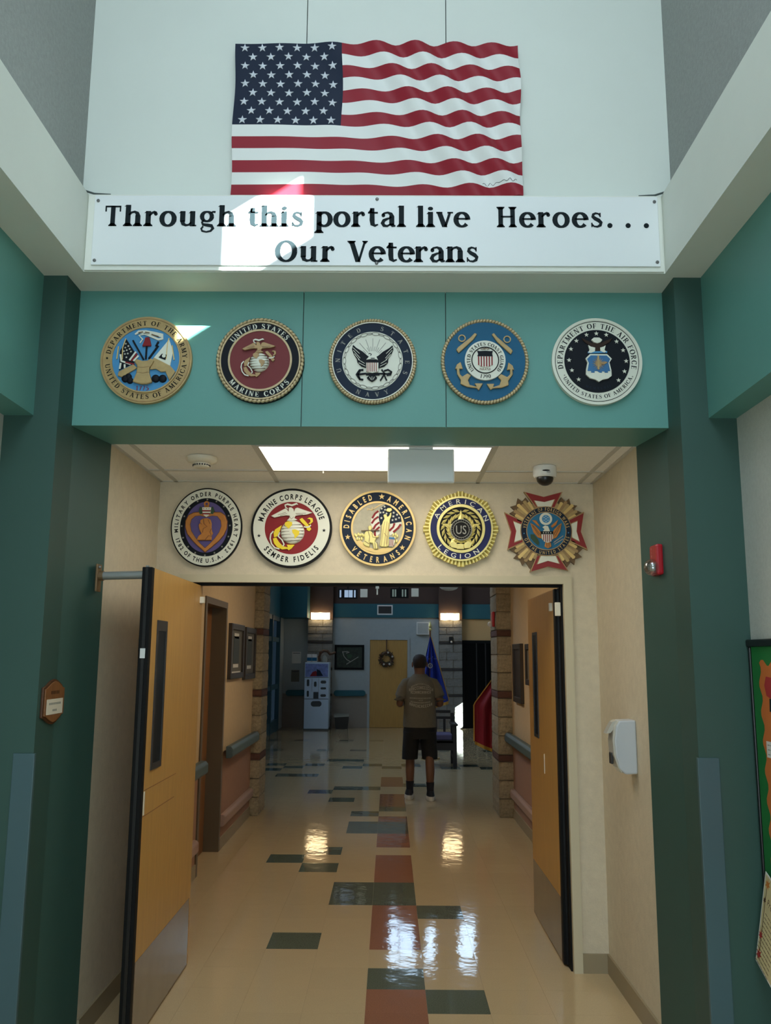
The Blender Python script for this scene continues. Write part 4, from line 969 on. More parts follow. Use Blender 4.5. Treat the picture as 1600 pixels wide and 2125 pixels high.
S.lines('crest_bars', 'marine_red', [[(745,540),(902,540)],[(755,593),(892,593)]], 26, 0.042, 0.043); S.stars('crest_stars', 'marine_red', [(770,500,13),(822,500,13),(870,500,13)], 0.042, 0.043)
u, v = S.p((815,405)); MB().ring(0.008,0.0165,0.026,0.034,20,cx=u,cz=v).build('suspension_ring', 'copper', S.root); S.lines('suspension_bar', 'copper', [[(775,460),(860,460)]], 40, 0.026, 0.034)

# ---- 7 white ringed league seal
S = Seal('round_seal', 'black rimmed white seal with red centre and yellow anchor', -0.586, YW, 2.453, 0.2402, 0.2384, (798,808,708,698))
S.ring('disc', 'ink', 0, 1.0, 0, 0.028); S.ring('white_ring', 'badge_white', 0.66, 0.945, 0.028, 0.031); S.ring('field', 'marine_red', 0, 0.668, 0.028, 0.030)
S.text('ink', [('MARINE CORPS LEAGUE',0.722,0.135,168,16,False),('SEMPER FIDELIS',0.722,0.135,218,324,True)], 0.0316, bold, 0.72)
S.stars('star', 'ink', [(1368,850,34),(235,950,34)], 0.031, 0.033)
globe_anchor(S, (820,800), 1.0, 'badge_white', 'badge_white', 'lemon', 'lemon', 'badge_white', 0.030)

# ---- 8 navy ring with gold letters and figures
S = Seal('round_seal', 'gold rimmed navy seal with a robed golden figure and flag', -0.074, YW, 2.456, 0.2257, 0.2273, (788,805,665,663))
S.ring('disc', 'bronze', 0, 1.0, 0, 0.024); S.ring('rim', 'pale_gold', 0.945, 1.0, 0.024, 0.029); S.ring('band', 'navy', 0.70, 0.945, 0.024, 0.026); S.ring('inner_ring', 'pale_gold', 0.655, 0.705, 0.024, 0.031); S.ring('field', 'tan_field', 0, 0.655, 0.024, 0.027)
S.text('pale_gold', [('DISABLED',0.755,0.15,181,101,False),('AMERICAN',0.755,0.15,72,-22,False),('VETERANS',0.755,0.15,219,312,True)], 0.0268, bold, 0.62)
S.stars('star', 'pale_gold', [(855,255,56),(265,968,50),(1218,1148,52)], 0.026, 0.029)
S.poly('flag_field', 'navy', [[(920,395),(1000,420),(1100,500),(1190,600),(1205,690),(1000,735),(900,720),(830,760),(805,640),(830,470)]], 0.027, 0.032)
S.stars('small_stars', 'badge_white', [(905,435,24),(855,470,24),(915,490,24),(835,540,24),(885,535,24),(940,555,24),(1065,540,26),(1125,575,26),(1060,605,26),(1105,655,26),(1160,630,22),(1045,670,24),(850,635,26)], 0.032, 0.034)
S.poly('flag_white', 'badge_white', [[(810,490),(740,540),(680,620),(660,720),(690,800),(720,880),(760,960),(830,900),(830,760),(805,640)], [(1000,735),(1205,700),(1190,780),(1130,850),(1060,900),(990,950),(980,860)]], 0.027, 0.031)
S.lines('flag_stripes', 'marine_red', [[(800,510),(740,555),(690,640)],[(800,610),(730,660),(680,730)],[(815,710),(750,760),(710,830)],[(820,790),(740,860),(740,930),(750,1000)],[(1080,725),(1060,790),(990,860)],[(1190,740),(1140,810),(1060,880)]], 34, 0.031, 0.033)
S.poly('robed_figure', 'bright_gold', [[(880,590),(905,565),(945,575),(955,620),(990,590),(1005,540),(1030,540),(1025,610),(1000,670),(1000,740),(985,850),(985,980),(980,1130),(940,1145),(850,1140),(820,1120),(840,1000),(850,900),(860,760),(880,690),(905,650)]], 0.027, 0.044, bevel=0.004)
S.lines('robe_folds', 'bronze', [[(910,700),(880,860),(850,1120)],[(950,700),(930,900),(900,1130)],[(980,720),(965,900),(950,1130)],[(900,900),(950,960),(940,1100)]], 9, 0.040, 0.0455)
S.poly('helmet_held', 'bright_gold', [[(930,500),(960,460),(1020,460),(1040,500),(1000,535),(945,525)]], 0.032, 0.042, bevel=0.003)
S.poly('kneeling_figure', 'bright_gold', [[(620,790),(650,765),(685,785),(690,830),(665,860),(700,900),(740,960),(800,940),(815,965),(760,1000),(740,1050),(780,1090),(810,1180),(720,1180),(700,1080),(650,1070),(650,1150),(560,1120),(530,1080),(560,1020),(550,950),(570,880),(630,850)]], 0.027, 0.042, bevel=0.004)
S.lines('figure_lines', 'bronze_dark', [[(620,870),(650,960),(640,1050)],[(690,900),(700,970),(780,980)],[(740,1060),(750,1170)],[(780,1060),(790,1170)],[(560,1040),(640,1090)]], 9, 0.038, 0.0435)
S.lines('rifle', 'bronze_dark', [[(500,862),(660,858),(820,850)]], 12, 0.032, 0.044)
b = MB()
for i, (x, y) in enumerate([(395,930),(420,950),(450,920),(480,935),(515,930),(545,945),(430,1000),(470,1010),(510,1000),(1060,930),(1100,920),(1130,950),(1090,980),(1120,1040),(1080,1050)]):
    u, v = S.p((x,y)); b.sphere((u,-0.030,v), 0.0075, 8, 6, (0.8,0.7,1.6))
b.build('crowd', 'bright_gold', S.root, smooth=True)['kind'] = 'stuff'
S.poly('ground', 'pale_gold', [[(400,1050),(480,1020),(620,1140),(760,1190),(900,1150),(1060,1150),(1150,1060),(1130,1130),(1030,1200),(900,1240),(760,1240),(600,1200),(480,1130)]], 0.027, 0.033)
S.poly('shield', 'badge_white', [[(985,965),(1085,975),(1075,1100),(1050,1135),(985,1130)]], 0.030, 0.045); S.lines('shield_stripes', 'marine_red', [[(1000+i*20,1010),(996+i*20,1125)] for i in range(4)], 10, 0.045, 0.046); S.lines('shield_chief', 'force_blue', [[(985,988),(1085,996)]], 34, 0.045, 0.046)
S.lines('ribbon', 'pale_gold', [[(880,385),(800,420),(740,460),(690,500),(640,480),(600,470),(615,500)],[(690,440),(680,500),(720,480)]], 12, 0.027, 0.031)

# ---- 9 gold burst seal
S = Seal('round_seal', 'shiny fluted gold burst seal with a blue ring and wreath', 0.418, YW, 2.453, 0.2252, 0.2289, (812,820,665,668))
b = MB(); NR = 60
for i in range(NR):   # fluted rays, longer at eight points
    a = 2*math.pi*(i+0.5)/NR; k = 0.945+0.050*max(0, math.cos(8*(a-R(90))))**2; h = math.pi/NR*0.98
    pts = []
    for r in (0.72, k):
        for da, dd in ((-h,0.018),(-h*0.25,0.034),(h*0.35,0.034),(h,0.018)):
            pts.append((r*S.rx*math.cos(a+da), -(dd if r > 0.8 else dd-0.002), r*S.rz*math.sin(a+da)))
    base = [(p[0], 0.0, p[2]) for p in pts[4:]]
    b.add(pts+base, [(0,1,5,4)[::-1],(1,2,6,5)[::-1],(2,3,7,6)[::-1],(4,5,9,8)[::-1],(5,6,10,9)[::-1],(6,7,11,10)[::-1]])
b.build('burst', 'bright_gold', S.root)
S.ring('edge_ring', 'bright_gold', 0.80, 0.845, 0.0, 0.040); S.ring('band', 'legion_blue', 0.60, 0.805, 0.0, 0.037); S.ring('inner_ring', 'bright_gold', 0.565, 0.635, 0.0, 0.043); S.ring('field', 'ink', 0, 0.57, 0.0, 0.033)
S.text('badge_white', [('AMERICAN',0.655,0.125,158,16,False),('LEGION',0.655,0.125,218,310,True)], 0.0378, reg, 1.25)
b = MB()
for s in (-1, 1):    # wreath leaves up both sides
    for i in range(11):
        a = R(-100+i*17.5); r = 0.40
        for dr, tw in ((0.07,0.5),(-0.07,-0.5)):
            cx = s*(r+dr)*S.rx*math.cos(a); cz = (r+dr)*S.rz*math.sin(a)*1.02
            dx, dz = -math.sin(a+tw*0.0), math.cos(a); ang = math.atan2(dz, dx)+tw
            L, W = 0.026, 0.009; ux, uz = math.cos(ang), math.sin(ang); ux *= s
            px, pz = -uz, ux
            V = [(cx-ux*L,-0.034,cz-uz*L),(cx+px*W,-0.036,cz+pz*W),(cx+ux*L,-0.037,cz+uz*L),(cx-px*W,-0.036,cz-pz*W),(cx,-0.045,cz)]
            b.add(V, [(0,1,4),(1,2,4),(2,3,4),(3,0,4)] if s < 0 else [(1,0,4),(2,1,4),(3,2,4),(0,3,4)])
b.build('wreath', 'bright_gold', S.root)['kind'] = 'stuff'
u, v = S.p((815,845)); P5 = star_pts(u, v, 0.122, 90, 0.36); b = MB(); b.add([(p[0],-0.034,p[1]) for p in P5]+[(u,-0.050,v)], [(i,(i+1)%10,10) for i in range(10)]); b.build('star', 'bright_gold', S.root)
S.poly('wreath_bow', 'bright_gold', [[(600,1075),(690,1040),(750,1090),(740,1170),(640,1150)],[(1010,1075),(930,1040),(860,1090),(870,1170),(970,1160)],[(745,1090),(860,1090),(865,1180),(735,1180)]], 0.033, 0.044, bevel=0.003)
ex_, ez_ = u, v
b = MB().ring(0, 0.060, 0.034, 0.052, 36, cx=u, cz=v); b.build('centre_disc', 'ink', S.root)
b = MB().ring(0.0595, 0.0635, 0.034, 0.054, 36, cx=u, cz=v); b.ring(0.0455, 0.0485, 0.050, 0.0535, 36, cx=u, cz=v)
for i in range(24):
    a = 2*math.pi*i/24; b.prism(dot(u+0.054*math.cos(a), v+0.054*math.sin(a), 0.0016, 6)[0], 0.052, 0.0532)
text_line(b, 'US', u-0.033, u+0.033, v-0.026, 0.053, 0.0532, gl=reg); b.prism(dot(u,v,0.003,8)[0], 0.052, 0.0532)
b.build('monogram', 'pale_grey', S.root)['kind'] = 'stuff'

# ---- 10 red and white cross with bronze rays
S = Seal('cross_seal', 'red and white cross shaped seal with bronze rays and an eagle', 0.923, YW, 2.442, 0.2465, 0.2392, (785,818,692,664))
quad = [[(460,250),(400,320),(330,265),(305,380),(205,410),(270,470),(190,520),(400,640),(585,410)],
        [(1060,245),(1125,320),(1190,265),(1215,370),(1325,385),(1265,445),(1400,505),(1190,610),(960,410)],
        [(170,1120),(300,1200),(240,1265),(345,1290),(385,1385),(440,1330),(510,1440),(620,1220),(420,1010)],
        [(1390,1110),(1310,1180),(1375,1240),(1265,1275),(1245,1370),(1190,1320),(1125,1410),(1000,1220),(1190,1000)]]
rayb = S.poly('ray_backing', 'bronze_dark', quad, 0, 0.016)
for qi, (sx_, sy_) in enumerate(((-1,-1),(1,-1),(-1,1),(1,1))):
    a_c = math.atan2(-sy_, sx_)
    for k in range(9):
        a0 = a_c+R(-24+k*48/9); a1 = a_c+R(-24+(k+1)*48/9); am = (a0+a1)/2
        ro = (0.74,0.82,0.90,0.86,0.93,0.86,0.90,0.82,0.74)[k]
        q = [(0.55*math.cos(a0)*S.rx,0.55*math.sin(a0)*S.rz),(ro*math.cos(a0)*S.rx,ro*math.sin(a0)*S.rz),((ro+0.02)*math.cos(am)*S.rx,(ro+0.02)*math.sin(am)*S.rz),(ro*math.cos(a1)*S.rx,ro*math.sin(a1)*S.rz),(0.55*math.cos(a1)*S.rx,0.55*math.sin(a1)*S.rz)]
        MB().prism(q, 0.010, 0.020+0.004*(k % 3)).build('ray', ('bronze','antique_gold','pale_gold')[(k*2) % 3], S.root)

arms = [[(432,160),(760,245),(1080,158),(950,425),(620,425)], [(100,505),(400,640),(400,1015),(140,1135),(205,830)], [(1428,490),(1170,620),(1190,1000),(1470,1130),(1365,825)], [(500,1495),(805,1405),(1140,1470),(985,1220),(620,1220)]]
def shrink(P, k, c): return [((x-c[0])*k+c[0], (y-c[1])*k+c[1]) for x, y in P]
cs = [(770,310),(260,820),(1310,815),(805,1340)]
S.poly('cross_edge', 'bronze', arms, 0, 0.026); S.poly('cross_arm', 'cross_red', [shrink(a, 0.92, c) for a, c in zip(arms, cs)], 0.02, 0.028)
wh = [[(605,310),(770,335),(935,290),(880,410),(655,410)], [(245,665),(375,715),(370,960),(255,1000),(290,820)], [(1310,655),(1205,700),(1215,920),(1335,985),(1290,820)], [(690,1230),(930,1230),(985,1355),(805,1310),(630,1365)]]
S.poly('cross_inlay_edge', 'bronze', [shrink(a, 1.10, (sum(p[0] for p in a)/5, sum(p[1] for p in a)/5)) for a in wh], 0.02, 0.0288); S.poly('cross_inlay', 'badge_white', wh, 0.02, 0.030)
u, v = S.p((785,820)); k0 = 0.605
mk = lambda n, m, r0, r1, d0, d1: MB().ring(r0, r1, d0, d1, 64, S.rx, S.rz, u, v).build(n, m, S.root)
mk('ring_edge', 'bronze', 0, 0.62, 0.0, 0.034); mk('band', 'navy', 0, 0.60, 0.03, 0.036); mk('ring_edge', 'bronze', 0.462, 0.482, 0.03, 0.038); mk('field', 'vfw_blue', 0, 0.465, 0.03, 0.037)
b = MB(); text_arc(b, 'VETERANS OF FOREIGN WARS', 0.502*S.rz, 0.085*S.rz, 173, 9, 0.0366, reg, False, 0.66); text_arc(b, 'OF THE UNITED STATES', 0.502*S.rz, 0.085*S.rz, 200, 345, 0.0366, reg, True, 0.66)
b.build('lettering', 'pale_gold', S.root)['kind'] = 'stuff'
S.disc('dots', 'sky_blue', [(415,862,10),(1150,848,10)], 0.036, 0.038)
S.disc('glory_cloud', 'badge_white', [(780,620,105)], 0.037, 0.040); S.disc('glory', 'sky_blue', [(782,622,66)], 0.040, 0.042); S.stars('small_stars', 'badge_white', [(782,622,14),(750,600,12),(815,600,12),(750,645,12),(815,645,12),(782,580,12),(782,665,12)], 0.042, 0.043)
S.poly('eagle', 'copper', [[(520,690),(590,730),(650,790),(690,840),(700,950),(640,930),(570,850)], [(1040,690),(980,730),(920,790),(885,840),(880,960),(950,930),(1010,830)], [(760,1010),(850,1010),(860,1080),(800,1110),(745,1080)], [(545,640),(620,650),(690,760),(640,730)], [(985,630),(930,680),(860,740),(880,770),(950,720)]], 0.037, 0.044, bevel=0.002)
S.lines('eagle_feathers', 'bronze_dark', [[(560,730),(690,900)],[(540,720),(660,900)],[(1000,730),(890,900)],[(1020,720),(930,900)],[(780,1030),(785,1090)],[(820,1030),(820,1090)]], 9, 0.042, 0.0448)
S.poly('eagle_head', 'badge_white', [[(720,760),(760,735),(810,745),(830,800),(840,835),(720,835),(755,790)]], 0.037, 0.047)
S.poly('olive_branch', 'leaf_green', [[(520,880),(580,880),(640,960),(660,1020),(640,1060),(570,1000),(520,940)]], 0.037, 0.042)
S.lines('arrows', 'pale_grey', [[(900,1010),(1060,900)],[(910,1040),(1060,950)]], 14, 0.037, 0.042)
S.poly('shield', 'badge_white', [[(695,835),(885,835),(885,950),(850,1000),(795,1020),(740,1000),(700,950)]], 0.044, 0.051); S.poly('shield_chief', 'navy_dark', [[(690,832),(890,832),(888,880),(692,880)]], 0.044, 0.0525)
S.lines('shield_stripes', 'marine_red', [[(730+i*33,885),(730+i*33,985 if i in (0,4) else 1005)] for i in range(5)], 13, 0.051, 0.052); S.stars('shield_stars', 'badge_white', [(730,856,14),(770,856,14),(808,856,14),(848,856,14)], 0.0525, 0.0535)

# ================================================================== DOORS
# ---- left leaf, swung towards the camera
LX = -1.119
d1 = thing('door_1', 'yellow oak fire door standing open against the alcove wall', 'door', (LX,5.03,0), kind='structure')
DB = 5.03
bxs((-0.044,0.0,4.062-DB,5.13-DB,0.012,2.112)).build('leaf', 'oak_laminate', d1)
bxs((-0.047,0.001,4.02-DB,4.062-DB,0.012,2.114)).build('edge_guard', 'black_edge', d1, bevel=0.004)
bxs((-0.030,-0.016,4.015-DB,4.02-DB,0.012,2.114)).build('edge_seal', 'black_plastic', d1)
bxs((-0.034,-0.020,4.030-DB,4.05-DB,2.114,2.122)).build('top_bolt', 'steel', d1)
vf = bxs((0.0,0.006,4.152-DB,4.172-DB,1.172,1.871),(0.0,0.006,4.312-DB,4.332-DB,1.172,1.871),(0.0,0.006,4.172-DB,4.312-DB,1.172,1.20),(0.0,0.006,4.172-DB,4.312-DB,1.82,1.871)).build('vision_frame', 'dark_metal', d1)
bxs((0.0005,0.002,4.172-DB,4.312-DB,1.20,1.82)).build('vision_pane', 'dark_glass', vf)
bxs((0.0,0.0015,4.064-DB,5.10-DB,0.015,0.362)).build('kick_plate', 'kick_metal', d1)
bxs((0.0,0.0012,4.066-DB,4.66-DB,1.092,1.095),(0.0,0.0012,4.066-DB,4.64-DB,0.977,0.981)).build('scribe_lines', 'oak_groove', d1)
bxs((0.0,0.0025,4.066-DB,4.083-DB,0.985,1.088)).build('latch_plate', 'cream_plastic', d1)
bxs((-0.036,-0.012,4.0145-DB,4.015-DB,1.690,1.735)).build('edge_sticker', 'white_plastic', d1)
for z in (0.25,1.1,1.95): MB().cyl((-0.038,0.108,z-0.055),(-0.038,0.108,z+0.055),0.008,n=10).build('hinge', 'steel', d1)
# ---- right leaf, swung away down the corridor
RX = 0.985
d2 = thing('door_2', 'yellow oak fire door swung open into the corridor', 'door', (RX,5.16,0), kind='structure')
RB = 5.16
bxs((0.0,0.044,5.20-RB,6.165-RB,0.012,2.108)).build('leaf', 'oak_laminate', d2)
bxs((-0.001,0.046,5.150-RB,5.20-RB,0.012,2.110)).build('edge_guard', 'black_edge', d2, bevel=0.003)
bxs((0.014,0.026,5.145-RB,5.150-RB,0.012,2.110)).build('edge_seal', 'black_plastic', d2)
v2 = bxs((-0.006,0.0,5.80-RB,5.82-RB,1.18,1.87),(-0.006,0.0,5.95-RB,5.97-RB,1.18,1.87),(-0.006,0.0,5.82-RB,5.95-RB,1.18,1.20),(-0.006,0.0,5.82-RB,5.95-RB,1.85,1.87)).build('vision_frame', 'dark_metal', d2)
bxs((-0.002,-0.0005,5.82-RB,5.95-RB,1.20,1.85)).build('vision_pane', 'dark_glass', v2)
bxs((-0.0015,0.0,5.205-RB,6.15-RB,0.015,0.355)).build('kick_plate', 'kick_metal', d2)
bxs((-0.003,0.0,5.62-RB,5.628-RB,0.98,1.10)).build('latch_plate', 'cream_plastic', d2)
bxs((-0.02,0.0,5.22-RB,5.25-RB,1.98,2.03)).build('door_contact', 'cream_plastic', d2, bevel=0.003)
# ---- hold-open bar between alcove wall and left leaf
hb = thing('door_holder', 'round grey steel bar holding the yellow door to the wall', 'door holder', (XL,4.05,2.073))
MB().cyl((0.02,0,0),(0.222,0,0.006),0.0195,n=20).build('tube', 'steel', hb, smooth=True)
bxs((0.0,0.010,-0.03,0.03,-0.075,0.055)).build('wall_plate', 'plate_brown', hb, bevel=0.003)
MB().cyl((0.008,0,0),(0.03,0,0),0.024,n=16).build('collar', 'plate_brown', hb)
MB().sphere((0.012,-0.012,0.04),0.008,8,6).build('screw', 'screw', hb)

# ================================================================== ALCOVE FITTINGS
glow('troffer_light', (255, 247, 233), 6.2)
lt = thing('ceiling_light', 'bright rectangular fluorescent light in the alcove ceiling', 'ceiling light', (-0.078,4.435,CE))
bxs((-0.600,0.600,-0.295,0.297,0.004,0.02)).build('housing', 'white_plastic', lt)
bxs((-0.595,-0.580,-0.290,0.290,-0.004,0.004),(0.580,0.595,-0.290,0.290,-0.004,0.004),(-0.58,0.58,0.277,0.290,-0.004,0.004),(-0.58,0.58,-0.290,-0.277,-0.004,0.004)).build('frame', 'grid_metal', lt)
bxs((-0.58,0.58,-0.277,0.277,-0.001,0.004)).build('diffuser', 'troffer_light', lt)
MB().cyl((-0.30,0.287,-0.016),(-0.30,0.287,-0.003),0.004,n=8).build('latch', 'cream_plastic', lt)
# exit sign seen from its blank back
ex = thing('exit_sign', 'blank pale back of a hanging exit sign in front of the light', 'sign', (0.151,4.168,CE))
bxs((-0.165,0.165,-0.018,0.018,-0.184,-0.012)).build('housing', 'white_plastic', ex, bevel=0.006)
bxs((-0.06,0.06,-0.016,0.016,-0.012,0.0)).build('canopy', 'white_plastic', ex)
bxs((-0.159,0.159,-0.022,-0.018,-0.178,-0.018)).build('back_cover', 'white_plastic', ex, bevel=0.003)
# smoke detector
sd = thing('smoke_detector', 'round cream smoke detector on the alcove ceiling', 'smoke detector', (-0.998,4.42,CE))
MB().lathe([(0.082,0.0),(0.082,-0.012),(0.074,-0.024),(0.055,-0.030),(0.046,-0.034)], 32).build('base', 'cream_plastic', sd, smooth=True)
MB().lathe([(0.044,-0.034),(0.042,-0.050),(0.030,-0.056),(0.001,-0.057)], 28).build('sensor_head', 'cream_plastic', sd, smooth=True)
sl = MB()
for i in range(20):
    a = 2*math.pi*i/20; sl.box(0.0435*math.cos(a)-0.003,0.0435*math.cos(a)+0.003,0.0435*math.sin(a)-0.003,0.0435*math.sin(a)+0.003,-0.047,-0.039)
sl.build('vents', 'dark_metal', sd)
# dome camera
dc = thing('dome_camera', 'white dome security camera on the alcove ceiling', 'camera', (0.845,4.60,CE))
MB().lathe([(0.060,0.0),(0.064,-0.012),(0.064,-0.052),(0.056,-0.062)], 32).build('housing', 'white_plastic', dc, smooth=True)
MB().lathe([(0.046,-0.058),(0.046,-0.070),(0.042,-0.084),(0.032,-0.096),(0.017,-0.104),(0.001,-0.106)], 28).build('dome', 'black_plastic', dc, smooth=True)
bm_ = MB(); bm_.prism([(0.021*math.cos(2*math.pi*i/16)-0.004,0.0045*math.sin(2*math.pi*i/16)-0.034) for i in range(16)], 0.062, 0.0652); bm_.box(-0.002,0.018,-0.0655,-0.063,-0.0445,-0.042); bm_.build('badge', 'black_plastic', dc)
# fire alarm strobe on the right column
fs = thing('fire_strobe', 'red fire alarm strobe with clear lamp on the right column', 'fire alarm', (1.262,3.955,2.150), R(90))
# local: x along +Y (world), -y towards... rotated so local -Y faces -X
mat('alarm_red', (176, 24, 36), 0.35)
fsr = fs; fsr.rotation_euler = (0,0,R(-90))
bxs((-0.062,0.058,-0.012,0.0,-0.082,0.080)).build('back_plate', 'alarm_red', fs, bevel=0.008)
bxs((-0.055,0.050,-0.045,-0.012,-0.070,0.072)).build('body', 'alarm_red', fs, bevel=0.010)
b = MB(); rw = lambda u, v, d: (v, -d, u)
tl = MB()
for i, ch in enumerate('FIRE'):
    pol, adv = font_glyph(ch, 0.01)
    for q in pol: tl.sheet([(0.020-(q_[0]*0.010) + 0.004, 0.047-i*0.0165+q_[1]*0.012) for q_ in q], 0.0455, lambda u, v, d: (-u, -d, v))
tl.build('lettering', 'badge_white', fs)
thin_glass('lamp_glass', (240,244,244), 0.25)
lamp = MB().sphere((0.015,-0.054,-0.035),0.040,18,12,(1,1.0,1)).build('lamp', 'lamp_glass', fs, smooth=True)
bxs((0.0,0.03,-0.062,-0.044,-0.052,-0.018)).build('reflector', 'steel', fs, bevel=0.003)
# soap dispenser
sdp = thing('soap_dispenser', 'grey and white plastic hand sanitizer dispenser on the alcove wall', 'dispenser', (XR,4.40,1.272), R(-90))
mat('disp_grey', (188, 192, 194), 0.35); mat('disp_clear', (190, 186, 172), 0.15)
prof = [(0.0,-0.128),(0.060,-0.130),(0.088,-0.105),(0.104,-0.04),(0.108,0.03),(0.098,0.10),(0.082,0.126),(0.0,0.130)]
m = MB()
for x in (-0.052,): pass
m.prism([(p[0], p[1]) for p in prof], -0.056, 0.056, lambda u, v, d: (d, -u, v))
m.build('body', 'disp_grey', sdp, bevel=0.008)
m = MB().prism([(0.075,-0.126),(0.094,-0.10),(0.112,-0.04),(0.116,0.03),(0.106,0.10),(0.088,0.126),(0.070,0.118),(0.08,0.0)], -0.050, 0.050, lambda u, v, d: (d, -u, v))
m.build('cover', 'disp_clear', sdp, bevel=0.004)
MB().prism([(0.095,0.10),(0.118,0.066),(0.142,0.062),(0.110,0.118),(0.088,0.128)], -0.030, 0.030, lambda u, v, d: (d, -u, v)).build('lock_tab', 'disp_clear', sdp)
bxs((-0.022,0.022,-0.120,-0.108,-0.085,-0.030)).build('level_window', 'dark_metal', sdp, bevel=0.004)
# plaque on the left column
pq = thing('wall_plaque', 'small scalloped wooden name plaque on the left column', 'plaque', (-1.455,3.770,1.505), R(90))
OUT = [(-0.118,-0.062),(-0.095,-0.066),(-0.035,-0.090),(0.0,-0.096),(0.035,-0.090),(0.095,-0.066),(0.118,-0.062),(0.118,0.062),(0.095,0.066),(0.035,0.090),(0.0,0.096),(-0.035,0.090),(-0.095,0.066),(-0.118,0.062)]
MB().prism(OUT, 0.0, 0.010).build('back_board', 'walnut', pq, bevel=0.002)
MB().prism([(x*0.90,z*0.90) for x, z in OUT], 0.010, 0.015).build('face_board', 'brown_wood', pq, bevel=0.002)
bxs((-0.088,0.088,-0.0165,-0.015,-0.052,0.012)).build('name_card', 'cream_plastic', pq)
b = MB()
for i, w in enumerate((0.012,0.016,0.010,0.014,0.012)): b.box(-0.045+i*0.019,-0.045+i*0.019+w,-0.0157,-0.015,0.032,0.046)
b.build('engraving', 'walnut', pq)
b = MB()
for i in range(8): b.box(-0.066+i*0.0165,-0.066+i*0.0165+0.013,-0.0169,-0.0165,-0.012,-0.003)
for i in range(3): b.box(-0.024+i*0.0165,-0.024+i*0.0165+0.013,-0.0169,-0.0165,-0.040,-0.031)
b.build('card_print', 'pale_grey', pq)

# ================================================================== BULLETIN BOARD on the right entry wall
mat('board_green', (20, 118, 52), 0.8, var=0.05, scale=30); mat('paper_orange', (204, 112, 48), 0.8); mat('paper_white', (224, 222, 214), 0.8); mat('paper_tan', (206, 190, 142), 0.8, var=0.06, scale=30); mat('maple_red', (170, 44, 44), 0.8); mat('maple_orange', (196, 120, 50), 0.8)
bb = thing('bulletin_board', 'green bulletin board with orange scalloped paper on the right wall', 'bulletin board', (1.505,3.0,0.0), R(-90))
# local x = -(world Y - 3.0) ... local -Y faces into the hall (-X)
BL, BRt = -0.595, 1.2      # world Y 3.595 down to 1.8
bxs((BL,BRt,-0.014,0.0,0.70,1.765)).build('board', 'board_green', bb)
bxs((BL-0.022,BRt,-0.026,0.0,1.752,1.782)).build('frame_top', 'black_plastic', bb, bevel=0.006)
bxs((BL-0.012,BL+0.004,-0.022,0.0,0.68,1.752)).build('frame_side', 'black_plastic', bb, bevel=0.004)
bxs((BL-0.012,BRt,-0.022,0.0,0.68,0.70)).build('frame_bottom', 'black_plastic', bb)
def scallop(p, q, n, amp):
    dx, dz = q[0]-p[0], q[1]-p[1]; l = math.hypot(dx, dz); out = []
    for i in range(n*6):
        t = i/(n*6); w = amp*math.sin(2*math.pi*n*t); out.append((p[0]+dx*t-dz/l*w, p[1]+dz*t+dx/l*w))
    return out
ox0, ox1, oz0, oz1 = BL+0.078, BRt-0.08, 0.785, 1.688
outline = scallop((ox0,oz1),(ox0,oz0),8,0.013)+scallop((ox0,oz0),(ox1,oz0),16,0.013)+scallop((ox1,oz0),(ox1,oz1),8,0.013)+scallop((ox1,oz1),(ox0,oz1),16,0.013)
MB().prism(outline, 0.014, 0.0155).build('scalloped_paper', 'paper_orange', bb)
cd = thing('note_card', 'small white note card pinned on the orange paper', 'card', (1.4895,3.0,0.0), R(-90), group=None)
bxs((BL+0.100,BL+0.26,-0.0015,0.0,1.322,1.384)).build('card', 'paper_white', cd)
b = MB()
for k in range(3):
    for j in range(5): b.box(BL+0.110+j*0.026,BL+0.110+j*0.026+0.02,-0.0018,-0.0015,1.368-k*0.018,1.372-k*0.018)
b.build('print', 'pale_grey', cd)
ld = thing('paper_cutout', 'dark red paper leaf cutout on the orange paper', 'decoration', (1.4895,3.0,0.0), R(-90))
MB().prism([(BL+0.115,1.60),(BL+0.135,1.635),(BL+0.20,1.63),(BL+0.22,1.58),(BL+0.19,1.545),(BL+0.13,1.56)], 0, 0.0015).build('leaf', 'maple_red', ld)
MB().prism([(BL+0.150,1.50),(BL+0.155,1.55),(BL+0.18,1.55),(BL+0.20,1.50)], 0, 0.0015).build('stalk', 'black_plastic', ld)
# leaflet hung askew from the board's corner
fy = thing('leaflet', 'tan leaflet with maple leaf border hanging askew below the board', 'leaflet', (1.476,3.548,0.885), R(-90))
A = [(0.0,0.0),(-0.030,-0.333),(0.178,-0.405),(0.208,-0.07)]
hang = lambda u, v, d: (u, -d-0.145*max(0, -v), v)       # the sheet curls away from the wall towards its foot
MB().prism(A, 0.0, 0.0015, hang).build('sheet', 'paper_white', fy)
cA = (0.089,-0.20); MB().prism([((x-cA[0])*0.93+cA[0],(z-cA[1])*0.96+cA[1]) for x, z in A], 0.0015, 0.0019, hang).build('printed_field', 'paper_tan', fy)
def leaf(cx, cz, r, m, nm):
    P = [(cx+r*k*math.cos(R(90+i*360/14)), cz+r*k*math.sin(R(90+i*360/14))) for i, k in enumerate((1,.45,.95,.5,.9,.4,.8,.35,.8,.4,.9,.5,.95,.45))]
    MB().prism(P, 0.0019, 0.0023, hang).build(nm, m, fy)
leaf(-0.004,-0.305,0.024,'maple_red','maple_leaf'); leaf(0.0,-0.235,0.020,'maple_red','maple_leaf'); leaf(0.028,-0.045,0.024,'maple_orange','maple_leaf'); leaf(0.012,-0.105,0.014,'walnut','maple_leaf')
b = MB()
for q in rib([(0.024,-0.05),(0.016,-0.11),(0.008,-0.20),(0.0,-0.29)], [0.004]*4): b.prism(q, 0.0019, 0.0022, hang)
b.build('vine', 'walnut', fy)
